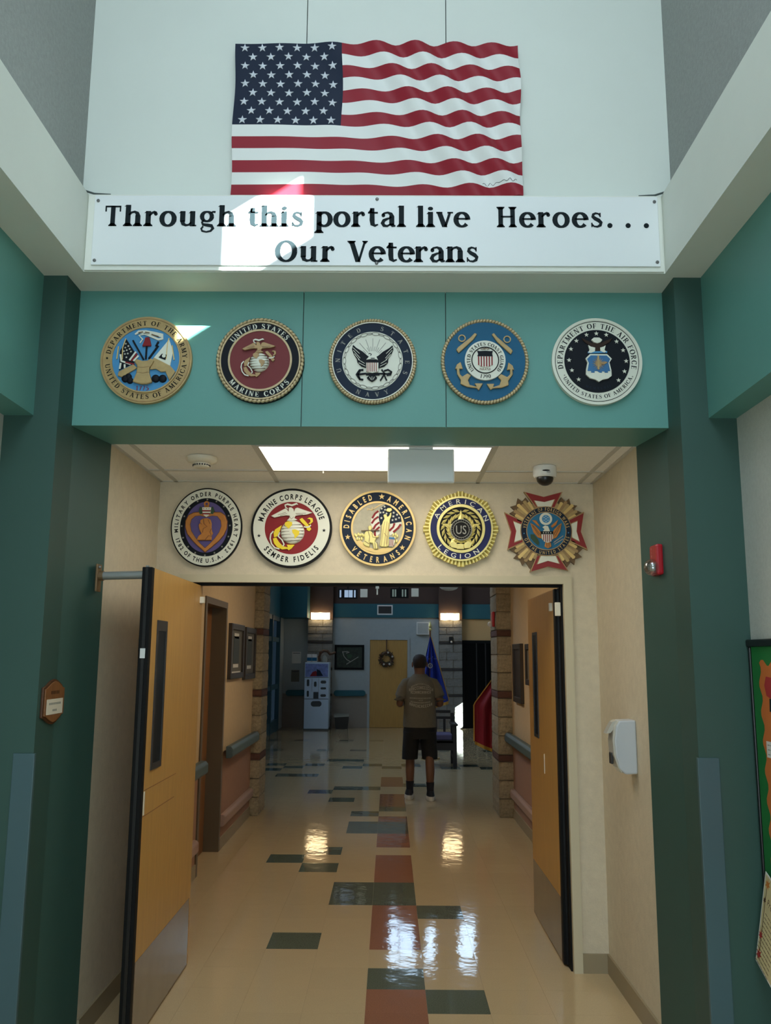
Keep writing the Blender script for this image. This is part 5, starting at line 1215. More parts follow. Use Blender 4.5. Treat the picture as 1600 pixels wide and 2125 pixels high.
b = MB(); ca_, sa_ = math.cos(R(-20)), math.sin(R(-20))
def tilt(u, v, d): return hang(0.034+u*ca_-v*sa_, -0.115+u*sa_+v*ca_, d)
text_line(b, 'Pre', 0.0, 0.045, 0.0, 0.026, 0.0024, gl=reg, fn=tilt)
for k in range(12):
    for j in range(5): b.sheet([(0.004+j*0.026,-0.035-k*0.017),(0.026+j*0.026,-0.035-k*0.017),(0.026+j*0.026,-0.032-k*0.017),(0.004+j*0.026,-0.032-k*0.017)], 0.0024, tilt)
b.build('print', 'walnut', fy)['kind'] = 'stuff'

# ================================================================== CORRIDOR THINGS
# door in the left corridor wall, recessed in a wide frame
mat('frame_bronze', (104, 88, 66), 0.45)
d4 = thing('door_4', 'brown corridor door with round dark emblem in the left wall', 'door', (CLX,7.5,0), kind='structure')
bxs((-0.17,0.012,DY0-0.055-7.5,DY0-7.5,0,DZ+0.055),(-0.17,0.012,DY1-7.5,DY1+0.055-7.5,0,DZ+0.055),(-0.17,0.012,DY0-7.5,DY1-7.5,DZ,DZ+0.055)).build('door_frame', 'frame_bronze', d4)
bxs((-0.165,-0.125,DY0-7.5,DY1-7.5,0.003,DZ)).build('leaf', 'brown_wood', d4)
MB().lathe([(0.13,0.0),(0.13,0.010),(0.09,0.016)], 28, (-0.125,0.06,1.62), 'x').build('emblem', 'walnut', d4)
mat('rail_teal', (78, 94, 94), 0.5)
def handrail(label, x, s, y0, y1, z):
    o = thing('handrail', label, 'handrail', (x, (y0+y1)/2, z), group='corridor handrails')
    L = (y1-y0)/2
    P = [(0.03,-0.05),(0.075,-0.05),(0.095,-0.03),(0.095,0.03),(0.075,0.055),(0.03,0.055)]
    MB().prism([(s*u, v) for u, v in P], -L, L, lambda u, v, d: (u, d, v)).build('rail', 'rail_teal', o, bevel=0.006)
    for yy in (-L*0.7, L*0.7): bxs((min(0,s*0.03),max(0,s*0.03),yy-0.03,yy+0.03,-0.03,0.03)).build('bracket', 'dark_metal', o)
handrail('teal handrail on the left corridor wall beside the framed boards', CLX, 1, 8.02, 9.62, 0.835)
handrail('teal handrail on the left corridor wall before the brown door', CLX, 1, 5.5, 6.95, 0.835)
handrail('teal handrail on the right corridor wall', CRX, -1, 5.6, 9.62, 0.84)
mat('bumper', (168, 138, 122), 0.5)
def bumper(label, x, s, y0, y1, z):
    P = [(0,-0.055),(0.03,-0.05),(0.045,-0.03),(0.045,0.03),(0.03,0.05),(0,0.055)]
    o = MB().prism([(s*u, v) for u, v in P], -(y1-y0)/2, (y1-y0)/2, lambda u, v, d: (u, d, v)).build('bumper_rail', 'bumper', loc=(x,(y0+y1)/2,z), bevel=0.006)
    tag(o, label, 'bumper', group='corridor bumper rails')
bumper('pinkish bumper rail low on the left corridor wall beside the block pier', CLX, 1, 8.02, 9.62, 0.245)
bumper('pinkish bumper rail low on the left corridor wall before the brown door', CLX, 1, 5.5, 6.95, 0.245)
bumper('pinkish bumper rail low on the right corridor wall', CRX, -1, 5.6, 9.62, 0.255)
# framed boards
mat('frame_dark', (52, 42, 32), 0.4); mat('mat_grey', (108, 104, 92), 0.7); mat('print_dark', (64, 70, 66), 0.6)
def frame(name, label, x, s, y0, y1, z0, z1, insides):
    o = thing(name, label, 'picture', (x,(y0+y1)/2,(z0+z1)/2))
    a, b_, c, d = y0-(y0+y1)/2, y1-(y0+y1)/2, z0-(z0+z1)/2, z1-(z0+z1)/2
    X = lambda p, q: (min(s*p,s*q), max(s*p,s*q))
    w = 0.055
    bxs((*X(0,0.035),a,a+w,c,d),(*X(0,0.035),b_-w,b_,c,d),(*X(0,0.035),a+w,b_-w,c,c+w),(*X(0,0.035),a+w,b_-w,d-w,d)).build('frame', 'frame_dark', o, bevel=0.004)
    bxs((*X(0,0.015),a+w,b_-w,c+w,d-w)).build('mount', 'mat_grey', o)
    for m_, ya, yb, za, zb in insides: bxs((*X(0.015,0.018),a+w+(b_-a-2*w)*ya,a+w+(b_-a-2*w)*yb,c+w+(d-c-2*w)*za,c+w+(d-c-2*w)*zb)).build('print', m_, o)
ins = [('print_dark',0.25,0.75,0.22,0.85),('paper_white',0.3,0.7,0.80,0.92),('paper_white',0.25,0.7,0.12,0.2),('paper_white',0.05,0.9,0.0,0.03)]
frame('framed_board', 'dark framed board on the left corridor wall nearest the brown door', CLX, 1, 8.10, 8.82, 1.485, 2.005, ins)
frame('framed_board', 'dark framed board on the left corridor wall nearest the block pier', CLX, 1, 8.93, 9.60, 1.46, 1.995, ins[:3])
frame('framed_board', 'dark wooden board on the right corridor wall nearest the block pier', CRX, -1, 8.78, 9.34, 1.24, 1.84, [('frame_dark',0,1,0,1)])
frame('framed_board', 'small dark framed picture on the right corridor wall behind the open door', CRX, -1, 8.0, 8.48, 1.44, 1.83, [('mat_grey',0,1,0,1),('paper_white',0.3,0.7,0.3,0.7)])
sw = thing('wall_switch', 'small dark switch plate on the right corridor wall', 'switch', (CRX,8.35,1.21))
bxs((-0.008,0,-0.045,0.045,-0.06,0.06)).build('plate', 'dark_metal', sw, bevel=0.002); bxs((-0.014,-0.008,-0.012,0.012,-0.025,0.025)).build('toggle', 'black_plastic', sw)
# strobe on the right pier
f2 = thing('fire_strobe', 'red fire alarm strobe on the right block pier', 'fire alarm', (1.185,9.80,2.12), R(-90))
bxs((-0.06,0.06,-0.03,0.0,-0.08,0.09)).build('body', 'alarm_red', f2, bevel=0.01); MB().sphere((0,-0.045,-0.05),0.032,14,10).build('lamp', 'white_plastic', f2, smooth=True)

# ================================================================== FAR LOBBY THINGS
# wreath door
d3 = thing('door_3', 'yellow oak door with a wreath at the far end of the lobby', 'door', (-0.024,LY,0), kind='structure')
bxs((-0.517,-0.46,-0.03,0.06,0,2.15),(0.46,0.515,-0.03,0.06,0,2.15),(-0.46,0.46,-0.03,0.06,2.10,2.15)).build('door_frame', 'lobby_wall', d3)
bxs((-0.457,0.457,0.0,0.045,0.003,2.098)).build('leaf', 'oak_laminate', d3)
MB().cyl((0.40,0.0,1.0),(0.40,-0.05,1.0),0.012).cyl((0.40,-0.05,1.0),(0.30,-0.05,1.0),0.011).build('handle', 'steel', d3)
for z in (0.3,1.07,1.85): bxs((-0.475,-0.455,-0.02,0.0,z-0.05,z+0.05)).build('hinge', 'steel', d3)
wr = thing('wreath', 'dark pine cone wreath hanging on the far yellow door', 'wreath', (-0.076,LY-0.05,1.645))
rdm = random.Random(3); lm1, lm2, lm3 = MB(), MB(), MB()
for i in range(130):
    a = rdm.uniform(0, 2*math.pi); rr = 0.145+rdm.uniform(-0.05,0.05); q = rdm.uniform(0,2*math.pi); L = rdm.uniform(0.03,0.06)
    c = Vector((rr*math.cos(a), rdm.uniform(-0.035,0.01), rr*math.sin(a))); dv = Vector((math.cos(q), rdm.uniform(-0.4,0.2), math.sin(q)))*L; pv = Vector((-math.sin(q), 0.1, math.cos(q)))*L*0.3
    lm1.add([c-dv, c+pv, c+dv, c-pv], [(0,1,2,3)])
for i in range(14):
    a = 2*math.pi*i/14+rdm.uniform(-.2,.2); lm2.sphere((0.15*math.cos(a),-0.04,0.15*math.sin(a)), 0.026, 8, 6)
for a in (75,245,300,20): lm3.sphere((0.15*math.cos(R(a)),-0.055,0.15*math.sin(R(a))), 0.024, 8, 6)
MB().add([], []); t_ = MB(); t_.tube([(0.145*math.cos(2*math.pi*i/24),0.0,0.145*math.sin(2*math.pi*i/24)) for i in range(25)], 0.03, 8); t_.build('ring', 'walnut', wr)
mat('wreath_leaf', (74, 64, 44), 0.8)
o = lm1.build('foliage', 'wreath_leaf', wr); o['kind'] = 'stuff'
lm2.build('pine_cones', 'walnut', wr); lm3.build('blossoms', 'paper_white', wr); bxs((-0.012,0.012,-0.01,0.0,0.15,0.46)).build('hanger', 'walnut', wr)
# sconces
glow('sconce_light', (255, 222, 168), 9.0)
for x, lab in ((-1.69,'lit wavy glass wall sconce above the vending machine'), (1.463,'lit wavy glass wall sconce above the blue flag')):
    o = thing('wall_sconce', lab, 'wall lamp', (x,21.10,2.665), group='lit lobby sconces')
    P = [(-0.225,-0.08),(-0.12,-0.088),(0,-0.08),(0.12,-0.088),(0.225,-0.08),(0.225,0.08),(0.12,0.075),(0,0.082),(-0.12,0.075),(-0.225,0.08)]
    MB().prism(P, 0.03, 0.11).build('glass_shade', 'sconce_light', o); bxs((-0.20,0.20,-0.03,0.0,-0.06,0.06)).build('back_plate', 'dark_metal', o)
    bxs((-0.205,-0.195,-0.115,-0.11,-0.08,0.08),(0.195,0.205,-0.115,-0.11,-0.08,0.08)).build('clips', 'plate_brown', o)
# vent grille
vg = thing('vent_grille', 'white framed vent grille in the teal band', 'vent', (-0.12,LY-0.06,2.83))
bxs((-0.19,-0.16,-0.015,0,-0.12,0.12),(0.16,0.19,-0.015,0,-0.12,0.12),(-0.16,0.16,-0.015,0,0.09,0.12),(-0.16,0.16,-0.015,0,-0.12,-0.09)).build('frame', 'white_plastic', vg)
bxs((-0.16,0.16,-0.004,0,-0.09,0.09)).build('backing', 'dark_metal', vg)
for k in range(6): bxs((-0.16,0.16,-0.012,-0.004,-0.08+k*0.03,-0.068+k*0.03)).build('slat', 'dark_metal', vg)
# speaker box
sp = thing('wall_speaker', 'square grey wall speaker beside the blue flag', 'speaker', (0.81,LY,2.38))
bxs((-0.155,0.155,-0.12,0,-0.155,0.155)).build('cabinet', 'white_plastic', sp, bevel=0.01); bxs((-0.13,0.13,-0.124,-0.12,-0.13,0.13)).build('grille', 'lobby_wall', sp)
# framed aerial picture
ap = thing('framed_picture', 'black framed dark aerial map picture beside the wreath door', 'picture', (-0.985,LY,1.675))
bxs((-0.36,-0.31,-0.03,0,-0.30,0.30),(0.31,0.36,-0.03,0,-0.30,0.30),(-0.31,0.31,-0.03,0,0.25,0.30),(-0.31,0.31,-0.03,0,-0.30,-0.25)).build('frame', 'black_edge', ap)
mat('aerial', (40, 50, 38), 0.6, var=0.5, scale=14); bxs((-0.31,0.31,-0.012,0,-0.25,0.25)).build('print', 'aerial', ap)
b = MB()
for P in ([(-0.17,0.14),(-0.13,0.02),(-0.06,-0.06),(0.02,-0.10)], [(-0.07,-0.17),(0.06,-0.09),(0.22,0.01)], [(-0.16,0.13),(-0.05,0.14),(0.0,0.12),(-0.08,0.10)]):
    for q in rib(P, [0.016]*len(P)): b.prism(q, 0.012, 0.0128)
b.build('roads', 'pale_grey', ap); MB().prism([(-0.07,0.06),(0.02,0.08),(0.08,0.04),(0.04,-0.03),(-0.04,-0.02)], 0.012, 0.0126).build('lawn', 'leaf_green', ap)
# vending machine
vmch = thing('vending_machine', 'tall pale blue vending machine under the left sconce', 'vending machine', (-1.708,20.72,0))
mat('vend_white', (196, 216, 236), 0.4); mat('vend_dark', (26, 40, 50), 0.35); mat('vend_art', (116, 132, 190), 0.5, var=0.35, scale=12)
bxs((-0.285,0.285,-0.24,0.33,0.03,1.555)).build('cabinet', 'vend_white', vmch, bevel=0.01); bxs((-0.29,0.29,-0.23,0.33,0,0.03)).build('plinth', 'vend_dark', vmch)
bxs((-0.265,0.265,-0.248,-0.24,1.22,1.52)).build('picture_panel', 'vend_art', vmch)
MB().prism([(-0.16,1.23),(-0.10,1.33),(-0.02,1.36),(0.02,1.30),(0.06,1.36),(0.14,1.24)], 0.248, 0.250).build('picture_shape', 'marine_red', vmch)
MB().prism([(0.0,1.24),(0.0,1.40),(0.08,1.36),(0.15,1.24)], 0.250, 0.252).build('picture_shape', 'navy', vmch)
for zz in (1.205,0.712): bxs((-0.28,0.28,-0.243,-0.24,zz-0.006,zz+0.006)).build('panel_seam', 'vend_dark', vmch)
def pill(x, z, w, h):
    r = min(w, h)/2; P = []
    for i in range(20):
        a = 2*math.pi*i/20; P.append((x+(w/2-r)*(1 if math.cos(a) > 0 else -1)+r*math.cos(a), z+(h/2-r)*(1 if math.sin(a) > 0 else -1)+r*math.sin(a)))
    return P
for x, z, w, h in ((-0.20,1.08,0.06,0.16),(-0.20,0.83,0.05,0.14),(-0.03,1.05,0.06,0.12),(0.16,1.10,0.13,0.07),(0.16,0.955,0.13,0.05),(0.16,0.79,0.13,0.06),(0.0,0.60,0.25,0.13)):
    MB().prism(pill(x,z,w,h), 0.24, 0.246).build('recess', 'vend_dark', vmch)
bxs((-0.07,0.05,-0.25,-0.24,0.72,0.87)).build('dispensing_bay', 'vend_dark', vmch); bxs((-0.11,-0.105,-0.246,-0.24,0.88,1.18),(0.045,0.05,-0.246,-0.24,0.88,1.18)).build('door_seams', 'vend_dark', vmch)
# things on top of the machine
for i, (x, lab) in enumerate(((-1.90,'white and blue box at the left end on the vending machine'), (-1.78,'white and blue box in the middle on the vending machine'))):
    o = thing('carton', lab, 'box', (x,20.70,1.555)); bxs((-0.055,0.055,-0.08,0.08,0,0.19)).build('box', 'paper_white', o); bxs((-0.056,0.056,-0.081,-0.08,0.03,0.11)).build('label_band', 'guard_blue', o)
o = thing('wooden_mask', 'dark curved wooden ornament on the vending machine', 'ornament', (-1.53,20.72,1.555))
MB().tube([(-0.13,0,0.02),(-0.15,0,0.12),(-0.12,0,0.22),(-0.04,0,0.27),(0.05,0,0.26),(0.11,0,0.19),(0.18,0,0.21),(0.24,0,0.24)], [0.03,0.035,0.035,0.035,0.035,0.035,0.03,0.02], 10).build('branch', 'walnut', o, smooth=True)
MB().loft([((-0.02,0,0),0.06,0.05),((-0.02,0,0.06),0.07,0.05),((-0.02,0,0.13),0.055,0.045),((-0.02,0,0.17),0.02,0.02)], 14).build('figure', 'pale_grey', o, smooth=True)
# trash can
tc_ = thing('waste_bin', 'black waste bin with liner beside the vending machine', 'bin', (-1.13,20.95,0))
m = MB(); P0 = [(-0.14,-0.10),(0.14,-0.10),(0.14,0.10),(-0.14,0.10)]
V = [(x,y,0) for x, y in P0]+[(x*1.25,y*1.25,0.33) for x, y in P0]+[(x*1.18,y*1.18,0.33) for x, y in P0]+[(x*0.95,y*0.95,0.02) for x, y in P0]
m.add(V, [(3,2,1,0)]+[(i,(i+1)%4,4+(i+1)%4,4+i) for i in range(4)]+[(4+i,4+(i+1)%4,8+(i+1)%4,8+i) for i in range(4)]+[(8+i,8+(i+1)%4,12+(i+1)%4,12+i) for i in range(4)]+[(12,13,14,15)])
m.build('bucket', 'black_plastic', tc_)
m = MB(); V = [(x*1.27,y*1.27,0.27+0.02*((i*37)%3)) for i, (x, y) in enumerate(P0)]+[(x*1.28,y*1.28,0.345) for x, y in P0]; m.add(V, [(i,(i+1)%4,4+(i+1)%4,4+i) for i in range(4)])
m.build('liner', 'pale_grey', tc_)
# wall bumpers of the lobby
for x0, x1, lab in ((-1.35,-0.58,'teal handrail on the far wall beside the wreath door'), (-2.52,-2.03,'teal handrail on the far wall left of the vending machine')):
    o = MB().prism(pill((x0+x1)/2, 0.815, x1-x0, 0.14), 0.0, 0.08).build('handrail', 'teal_lobby', loc=(0,LY,0), bevel=0.01); tag(o, lab, 'handrail', group='lobby handrails')
# papers on the wall left of the machine
for i, (x, z, w, h, lab) in enumerate(((-2.28,1.66,0.22,0.28,'white notice sheet high on the far wall left of the vending machine'), (-2.30,1.22,0.2,0.28,'grey notice below the white sheet on the far wall'))):
    o = thing('notice', lab, 'notice', (x,LY,z)); bxs((-w/2,w/2,-0.006,0,-h/2,h/2)).build('sheet', 'paper_white' if i == 0 else 'mat_grey', o); bxs((-w*0.4,w*0.4,-0.007,-0.006,h*0.36,h*0.40)).build('heading', 'vend_dark', o)
# small camera on the far right pier
o = thing('wall_camera', 'small dark camera with a lit lens on the right lobby pier', 'camera', (1.487,21.10,2.10)); bxs((-0.045,0.045,-0.06,0,-0.06,0.08)).build('housing', 'black_plastic', o, bevel=0.01); MB().sphere((0.01,-0.075,-0.045),0.026,10,8).build('lens', 'white_plastic', o)
# hanging boxes with glowing slots, and a pendant bowl
glow('blue_bar', (176, 204, 235), 0.7); glow('pale_bar', (170, 196, 190), 0.3)
for k, (x, z, w, mt, xs_) in enumerate(((-0.88,2.99,0.40,'blue_bar',(-0.15,-0.03,0.06,0.15)), (0.20,3.01,0.38,'pale_bar',(-0.13,-0.08,0.07,0.13)))):
    o = thing('slot_box', ('black hanging box with blue glowing slots over the vending side', 'black hanging box with pale glowing slots over the wreath door')[k], 'ceiling light', (x,18,z), group='hanging slot boxes')
    bxs((-w/2,w/2,-0.02,0.10,-0.10,0.10)).build('box', 'black_edge', o)
    for j, xx in enumerate(xs_): bxs((xx-(0.04 if mt == 'blue_bar' and j in (1,2) else 0.02),xx+(0.04 if mt == 'blue_bar' and j in (1,2) else 0.012),-0.024,-0.02,-0.075,0.075)).build('glow_slot', mt, o)
    bxs((w/2+0.06,w/2+0.21,-0.02,0.08,-0.07,0.10)).build('junction_box', 'cream_plastic', o); MB().cyl((0,0.04,0.10),(0,0.04,7.2-z),0.015,n=8).build('hanger', 'black_edge', o)
o = thing('pendant_bowl', 'pale round bowl pendant light near the blue flag', 'ceiling light', (1.10,16.0,2.915)); MB().lathe([(0.001,0.0),(0.08,0.008),(0.14,0.03),(0.18,0.07),(0.19,0.12),(0.185,0.12)], 28).build('bowl', 'white_plastic', o, smooth=True)
MB().cyl((0,0,0.11),(0,0,4.285),0.012,n=8).build('stem', 'steel', o)

# ---- flags on stands
def cloth(pts_fn, nu, nv):
    m = MB(); V = [pts_fn(i/nu, j/nv) for j in range(nv+1) for i in range(nu+1)]
    B = [(p[0], p[1]+0.006, p[2]) for p in V]; N = len(V); F = []
    for j in range(nv):
        for i in range(nu):
            a = j*(nu+1)+i; F.append((a,a+1,a+nu+2,a+nu+1)); F.append((N+a,N+a+nu+1,N+a+nu+2,N+a+1))
    return m.add(V+B, F)
mat('flag_blue', (30, 52, 148), 0.65, var=0.1, scale=6); mat('flag_crimson', (140, 22, 36), 0.65, var=0.1, scale=6); mat('fringe', (196, 150, 62), 0.7)
bf = thing('flag_on_stand', 'blue fringed flag hanging from an indoor stand behind the man', 'flag', (0.70,15.0,0), group='indoor flags on stands')
MB().cyl((0,0,0.03),(0,0,2.16),0.014,n=12).build('pole', 'brown_wood', bf); MB().lathe([(0.16,0),(0.16,0.02),(0.05,0.05),(0.03,0.06)], 24).build('stand', 'antique_gold', bf)
MB().lathe([(0.012,2.14),(0.03,2.17),(0.012,2.19),(0.028,2.22),(0.012,2.28),(0.001,2.31)], 12).build('finial', 'bright_gold', bf, smooth=True)
mat('finial_glint', (240, 240, 230), 0.2)
def bl(u, v):   # u from fly-left edge to right edge, v from top to bottom
    xl = -0.005-0.16*min(1, v*1.5)-0.04*v; xr = 0.01+0.30*min(1, v*1.02)
    return (xl+(xr-xl)*u, 0.05*math.sin(u*17+v*2)*min(1, 0.2+v)-0.03, 2.04-(1.08+0.16*(1-u))*v)
cloth(bl, 30, 26).build('cloth', 'flag_blue', bf, smooth=True)
frg = MB()
for k in range(30):
    p = bl(1.0, k/30); q = bl(1.0, (k+1)/30); frg.add([p, q, (q[0]+0.014,q[1],q[2]), (p[0]+0.014,p[1],p[2])], [(0,1,2,3)])
for k in range(30):
    p = bl(k/30, 1.0); q = bl((k+1)/30, 1.0); frg.add([p, q, (q[0],q[1],q[2]-0.05), (p[0],p[1],p[2]-0.05)], [(0,1,2,3)])
frg.build('fringe', 'fringe', bf)
b = MB(); p = bl(0.45,0.42); b.ring(0.028,0.042,0.0,0.004,20,cx=p[0],cz=p[2]); b.prism(star_pts(p[0],p[2],0.022),0,0.004)
for k in range(7): b.prism(star_pts(p[0]-0.08+0.03*k,p[2]+0.13+0.02*math.sin(k*2),0.010),0,0.004)
b.build('emblem', 'pale_grey', bf, loc=(0,-0.10,0))
rf = thing('flag_on_stand', 'red fringed flag hanging behind the right block pier', 'flag', (1.47,11.2,0), group='indoor flags on stands')
MB().cyl((0,0,0.03),(0,0,1.95),0.014,n=12).build('pole', 'brown_wood', rf); MB().lathe([(0.16,0),(0.16,0.02),(0.05,0.05),(0.03,0.06)], 24).build('stand', 'antique_gold', rf)
MB().lathe([(0.012,1.93),(0.03,1.96),(0.001,2.05)], 12).build('finial', 'bright_gold', rf, smooth=True)
def rd_(u, v):
    xl = 0.0-0.385*min(1, v*1.9); zt = 1.75-0.6*(1-u)*0.0
    z = 1.62-(1.62-0.47)*v if u > 0.5 else 1.62-(1.62-0.47)*v
    return (xl*(1-u)+0.04*u, 0.04*math.sin(u*15+v)-0.02, z+0.18*(1-u)*v)
cloth(rd_, 24, 24).build('cloth', 'flag_crimson', rf, smooth=True)
frg = MB()
for k in range(24):
    p = rd_(0, k/24); q = rd_(0, (k+1)/24); frg.add([p, q, (q[0]-0.016,q[1],q[2]), (p[0]-0.016,p[1],p[2])], [(0,1,2,3)])
    p = rd_(k/24, 1); q = rd_((k+1)/24, 1); frg.add([p, q, (q[0],q[1],q[2]-0.04), (p[0],p[1],p[2]-0.04)], [(0,1,2,3)])
frg.build('fringe', 'fringe', rf)

# ---- armchair
bn = thing('armchair', 'dark wooden armchair with purple cushion behind the man', 'chair', (0.70,13.85,0))
mat('bench_wood', (34, 30, 30), 0.5); mat('cushion', (96, 92, 128), 0.8)
for x in (-0.33,0.33): bxs((x-0.03,x+0.03,0,0.06,0,0.63)).build('leg', 'bench_wood', bn); bxs((x-0.03,x+0.03,0.52,0.58,0,0.80)).build('leg', 'bench_wood', bn); bxs((x-0.05,x+0.05,-0.02,0.58,0.63,0.66)).build('armrest', 'bench_wood', bn, bevel=0.005); bxs((x-0.02,x+0.02,0.06,0.52,0.12,0.17)).build('side_rail', 'bench_wood', bn)
bxs((-0.30,0.30,0.0,0.05,0.26,0.40)).build('front_rail', 'bench_wood', bn); bxs((-0.30,0.30,0.0,0.56,0.37,0.41)).build('seat_board', 'bench_wood', bn); bxs((-0.295,0.295,0.01,0.50,0.41,0.50)).build('cushion', 'cushion', bn, bevel=0.02)
bxs((-0.36,0.30,0.53,0.57,0.80,0.84)).build('top_rail', 'bench_wood', bn); bxs((-0.36,0.37,0.53,0.57,0.70,0.74)).build('back_rail', 'bench_wood', bn)
for k in range(4): bxs((-0.24+k*0.14,-0.20+k*0.14,0.54,0.56,0.41,0.70)).build('back_slat', 'bench_wood', bn)

# ================================================================== THE MAN
pm = thing('person', 'man in olive T-shirt and black shorts walking away with arms bent', 'person', (0.375,10.80,0), R(2))
mat('skin', (112, 74, 52), 0.55); mat('hair', (38, 28, 22), 0.8); mat('shirt', (104, 98, 84), 0.85, var=0.08, scale=20, bump=0.2, bscale=14); mat('shorts', (20, 20, 20), 0.85); mat('sock', (18, 20, 28), 0.8); mat('shoe_dark', (24, 24, 30), 0.6); mat('sole', (206, 200, 186), 0.6); mat('print_ink', (164, 158, 142), 0.85)
bmv, bme, bmr = [], [], []
def J(p, r): bmv.append(p); bmr.append(r); return len(bmv)-1
def E_(*ids):
    for a, b_ in zip(ids, ids[1:]): bme.append((a, b_))
pel = J((0,0,0.95),(0.15,0.11)); spn = J((0,0.01,1.15),(0.14,0.10)); cht = J((0,0,1.35),(0.15,0.10)); nk0 = J((0,0.0,1.455),(0.075,0.072)); nk1 = J((0,0.012,1.52),(0.068,0.070)); hd0 = J((0,0.03,1.575),(0.080,0.094)); hd1 = J((0,0.03,1.645),(0.090,0.106)); hd2 = J((0,0.025,1.70),(0.062,0.074))
E_(pel,spn,cht,nk0,nk1,hd0,hd1,hd2)
for s in (-1,1):
    sh = J((s*0.165,0,1.385),(0.058,0.058)); ua = J((s*0.222,-0.018,1.26),(0.050,0.050)); el = J((s*0.255,-0.03,1.12),(0.044,0.044)); fa = J((s*0.225,0.10,1.13),(0.040,0.036)); wr_ = J((s*0.15,0.24,1.17),(0.028,0.024)); pa = J((s*0.11,0.30,1.19),(0.038,0.020))
    E_(cht,sh,ua,el,fa,wr_,pa)
    hp = J((s*0.095,0,0.87),(0.092,0.092)); th = J((s*0.11,0.01,0.68),(0.075,0.078)); yk = 0.05 if s < 0 else -0.07
    kn = J((s*0.115,0.02+yk,0.48),(0.054,0.058)); cf = J((s*0.118,-0.02+yk,0.34),(0.056,0.060)); an = J((s*0.120,0.0+yk,0.10),(0.034,0.038)); ft = J((s*0.125,0.06+yk,0.045),(0.038,0.03)); to = J((s*0.13,0.16+yk,0.035),(0.036,0.022))
    E_(pel,hp,th,kn,cf,an,ft,to)
me = bpy.data.meshes.new('body'); me.from_pydata(bmv, bme, []); me.materials.append(MATS['skin'])
body = bpy.data.objects.new('body', me); COL.objects.link(body); body.parent = pm
sk = body.modifiers.new('skin', 'SKIN'); sk.use_smooth_shade = True
lay = me.skin_vertices[0].data if me.skin_vertices else None
if lay is None:
    bpy.context.view_layer.update()
    bpy.context.view_layer.objects.active = body
    lay = me.skin_vertices[0].data if me.skin_vertices else me.attributes
for i, r in enumerate(bmr):
    lay[i].radius = r; lay[i].use_root = (i == 0)
sb = body.modifiers.new('sub', 'SUBSURF'); sb.levels = 2; sb.render_levels = 2
# fingers: four and a thumb on each hand, ears, as bumps of the same skin
fg = MB()
for s in (-1,1):
    for k in range(4):
        b0 = Vector((s*(0.085+0.0*k), 0.325+0.004*k, 1.215-0.018*k)); fg.tube([b0, b0+Vector((-s*0.03,0.028-0.004*abs(k-1.5),0.004)), b0+Vector((-s*0.058,0.018,0.008)), b0+Vector((-s*0.066,-0.004,0.008))], [0.0092,0.009,0.0082,0.007], 8)
    b0 = Vector((s*0.115,0.285,1.205)); fg.tube([b0, b0+Vector((-s*0.028,-0.004,0.026)), b0+Vector((-s*0.055,0.006,0.034))], [0.011,0.0095,0.008], 8)
    fg.sphere((s*0.090,0.015,1.605), 0.032, 10, 8, (0.35,0.7,1.1))
fg.sphere((0,0.125,1.60), 0.018, 8, 6, (0.8,1.1,1.3))
fg.build('fingers_and_ears', 'skin', pm, smooth=True)
MB().loft([((0,-0.028,1.565),0.062,0.052),((0,-0.012,1.60),0.080,0.086),((0,0.004,1.635),0.088,0.106),((0,0.012,1.67),0.087,0.106),((0,0.018,1.70),0.075,0.092),((0,0.022,1.724),0.048,0.060),((0,0.022,1.733),0.012,0.015)], 24).build('hair', 'hair', pm, smooth=True)
sh_ = MB().loft([((0,0.0,0.855),0.205,0.150),((0,0.0,0.90),0.206,0.150),((0,0.0,0.98),0.202,0.148),((0,0.0,1.10),0.196,0.142),((0,-0.005,1.22),0.200,0.142),((0,-0.005,1.33),0.205,0.138),((0,-0.005,1.385),0.195,0.122),((0,0,1.43),0.150,0.100),((0,0.003,1.465),0.105,0.084),((0,0.006,1.49),0.082,0.078)], 28)
for s in (-1,1): sh_.tube([(s*0.11,0,1.395),(s*0.165,-0.003,1.375),(s*0.205,-0.012,1.31),(s*0.238,-0.022,1.22),(s*0.252,-0.028,1.165)], [0.060,0.072,0.072,0.070,0.073], 16)
sh_.build('t_shirt', 'shirt', pm, smooth=True)
shp = MB().loft([((0,0,0.90),0.190,0.142),((0,0,0.80),0.205,0.150),((0,0,0.72),0.200,0.145)], 28)
for s in (-1,1): shp.loft([((s*0.098,0,0.80),0.104,0.14),((s*0.108,0.005,0.68),0.100,0.118),((s*0.118,0.01,0.56),0.098,0.108),((s*0.122,0.012,0.475),0.096,0.104)], 20)
shp.build('shorts', 'shorts', pm, smooth=True)
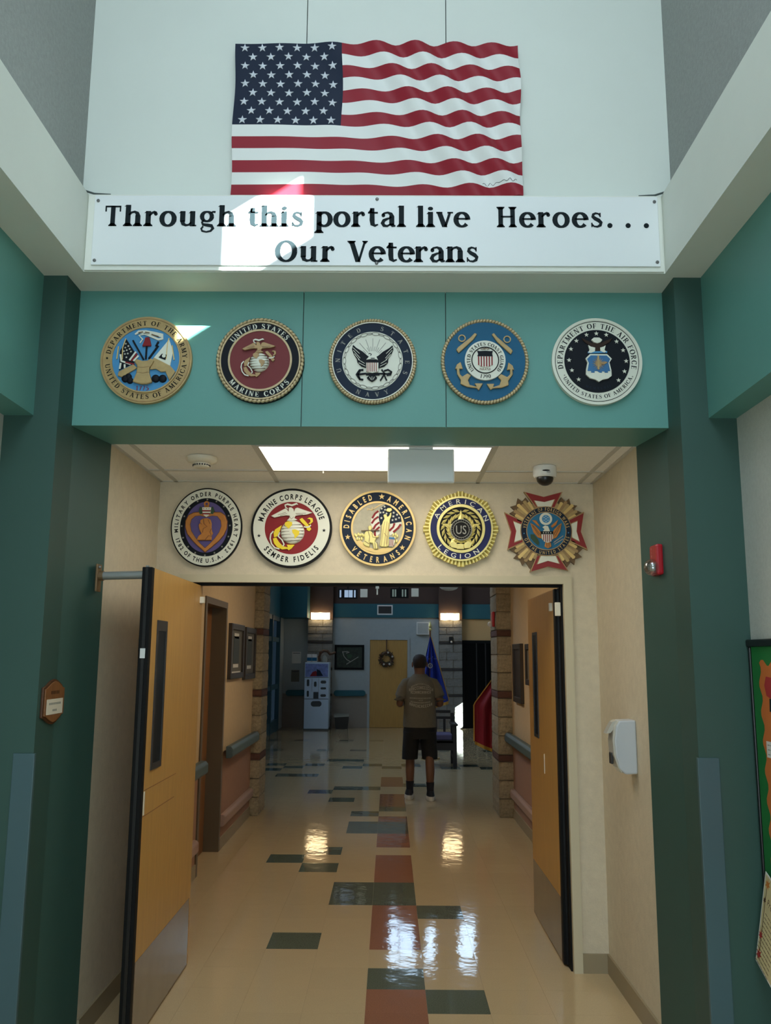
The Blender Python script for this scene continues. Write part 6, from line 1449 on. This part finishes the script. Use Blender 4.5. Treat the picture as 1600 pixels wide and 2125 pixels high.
for s in (-1,1):
    yk = 0.05 if s < 0 else -0.07
    MB().loft([((s*0.121,0.0+yk,0.07),0.046,0.055),((s*0.12,0.0+yk,0.11),0.041,0.047),((s*0.119,-0.005+yk,0.215),0.050,0.054)], 16).build('sock', 'sock', pm, smooth=True)
    MB().loft([((s*0.127,0.055+yk,0.025),0.050,0.140),((s*0.127,0.055+yk,0.05),0.050,0.138),((s*0.125,0.04+yk,0.085),0.045,0.105),((s*0.122,0.01+yk,0.115),0.042,0.058)], 20).build('shoe', 'shoe_dark', pm, smooth=True)
    MB().loft([((s*0.127,0.055+yk,0.0),0.050,0.142),((s*0.127,0.055+yk,0.012),0.056,0.150),((s*0.127,0.055+yk,0.035),0.054,0.147),((s*0.127,0.05+yk,0.052),0.050,0.14)], 20).build('shoe_sole', 'sole', pm, smooth=True)
# faded print across the back: rows of short marks on the shirt's own curve
pr_ = MB(); rdm = random.Random(5)
def back_pt(x, z, lift): 
    ry = 0.143-0.004*max(0,(z-1.3)/0.1); xx = max(-0.99, min(0.99, x/0.2)); return (x, -ry*math.sqrt(1-xx*xx)-0.006-lift, z)
for z0, half, bow, h in ((1.365,0.115,-0.035,0.018),(1.312,0.140,-0.026,0.036),(1.258,0.120,0.0,0.034),(1.195,0.13,0.004,0.015),(1.172,0.022,0,0.012),(1.142,0.12,0.014,0.015),(1.092,0.135,0.028,0.034)):
    x = -half
    while x < half:
        w = rdm.uniform(0.007,0.013)*(1.6 if h > 0.02 else 1)
        zc = z0+bow*(x/half)**2
        for dx0, dx1, za, zb in ((0,w*0.3,0,h),(w*0.3,w,0,h*0.25),(w*0.3,w,h*0.75,h)) if rdm.random() < 0.6 else ((0,w*0.35,0,h),(w*0.65,w,0,h),(w*0.35,w*0.65,h*0.4,h*0.6)):
            pr_.add([back_pt(x+dx0,zc+za,0.003), back_pt(x+dx1,zc+za,0.003), back_pt(x+dx1,zc+zb,0.003), back_pt(x+dx0,zc+zb,0.003)], [(0,1,2,3)])
        x += w*1.35
pr_.build('shirt_print', 'print_ink', pm)['kind'] = 'stuff'
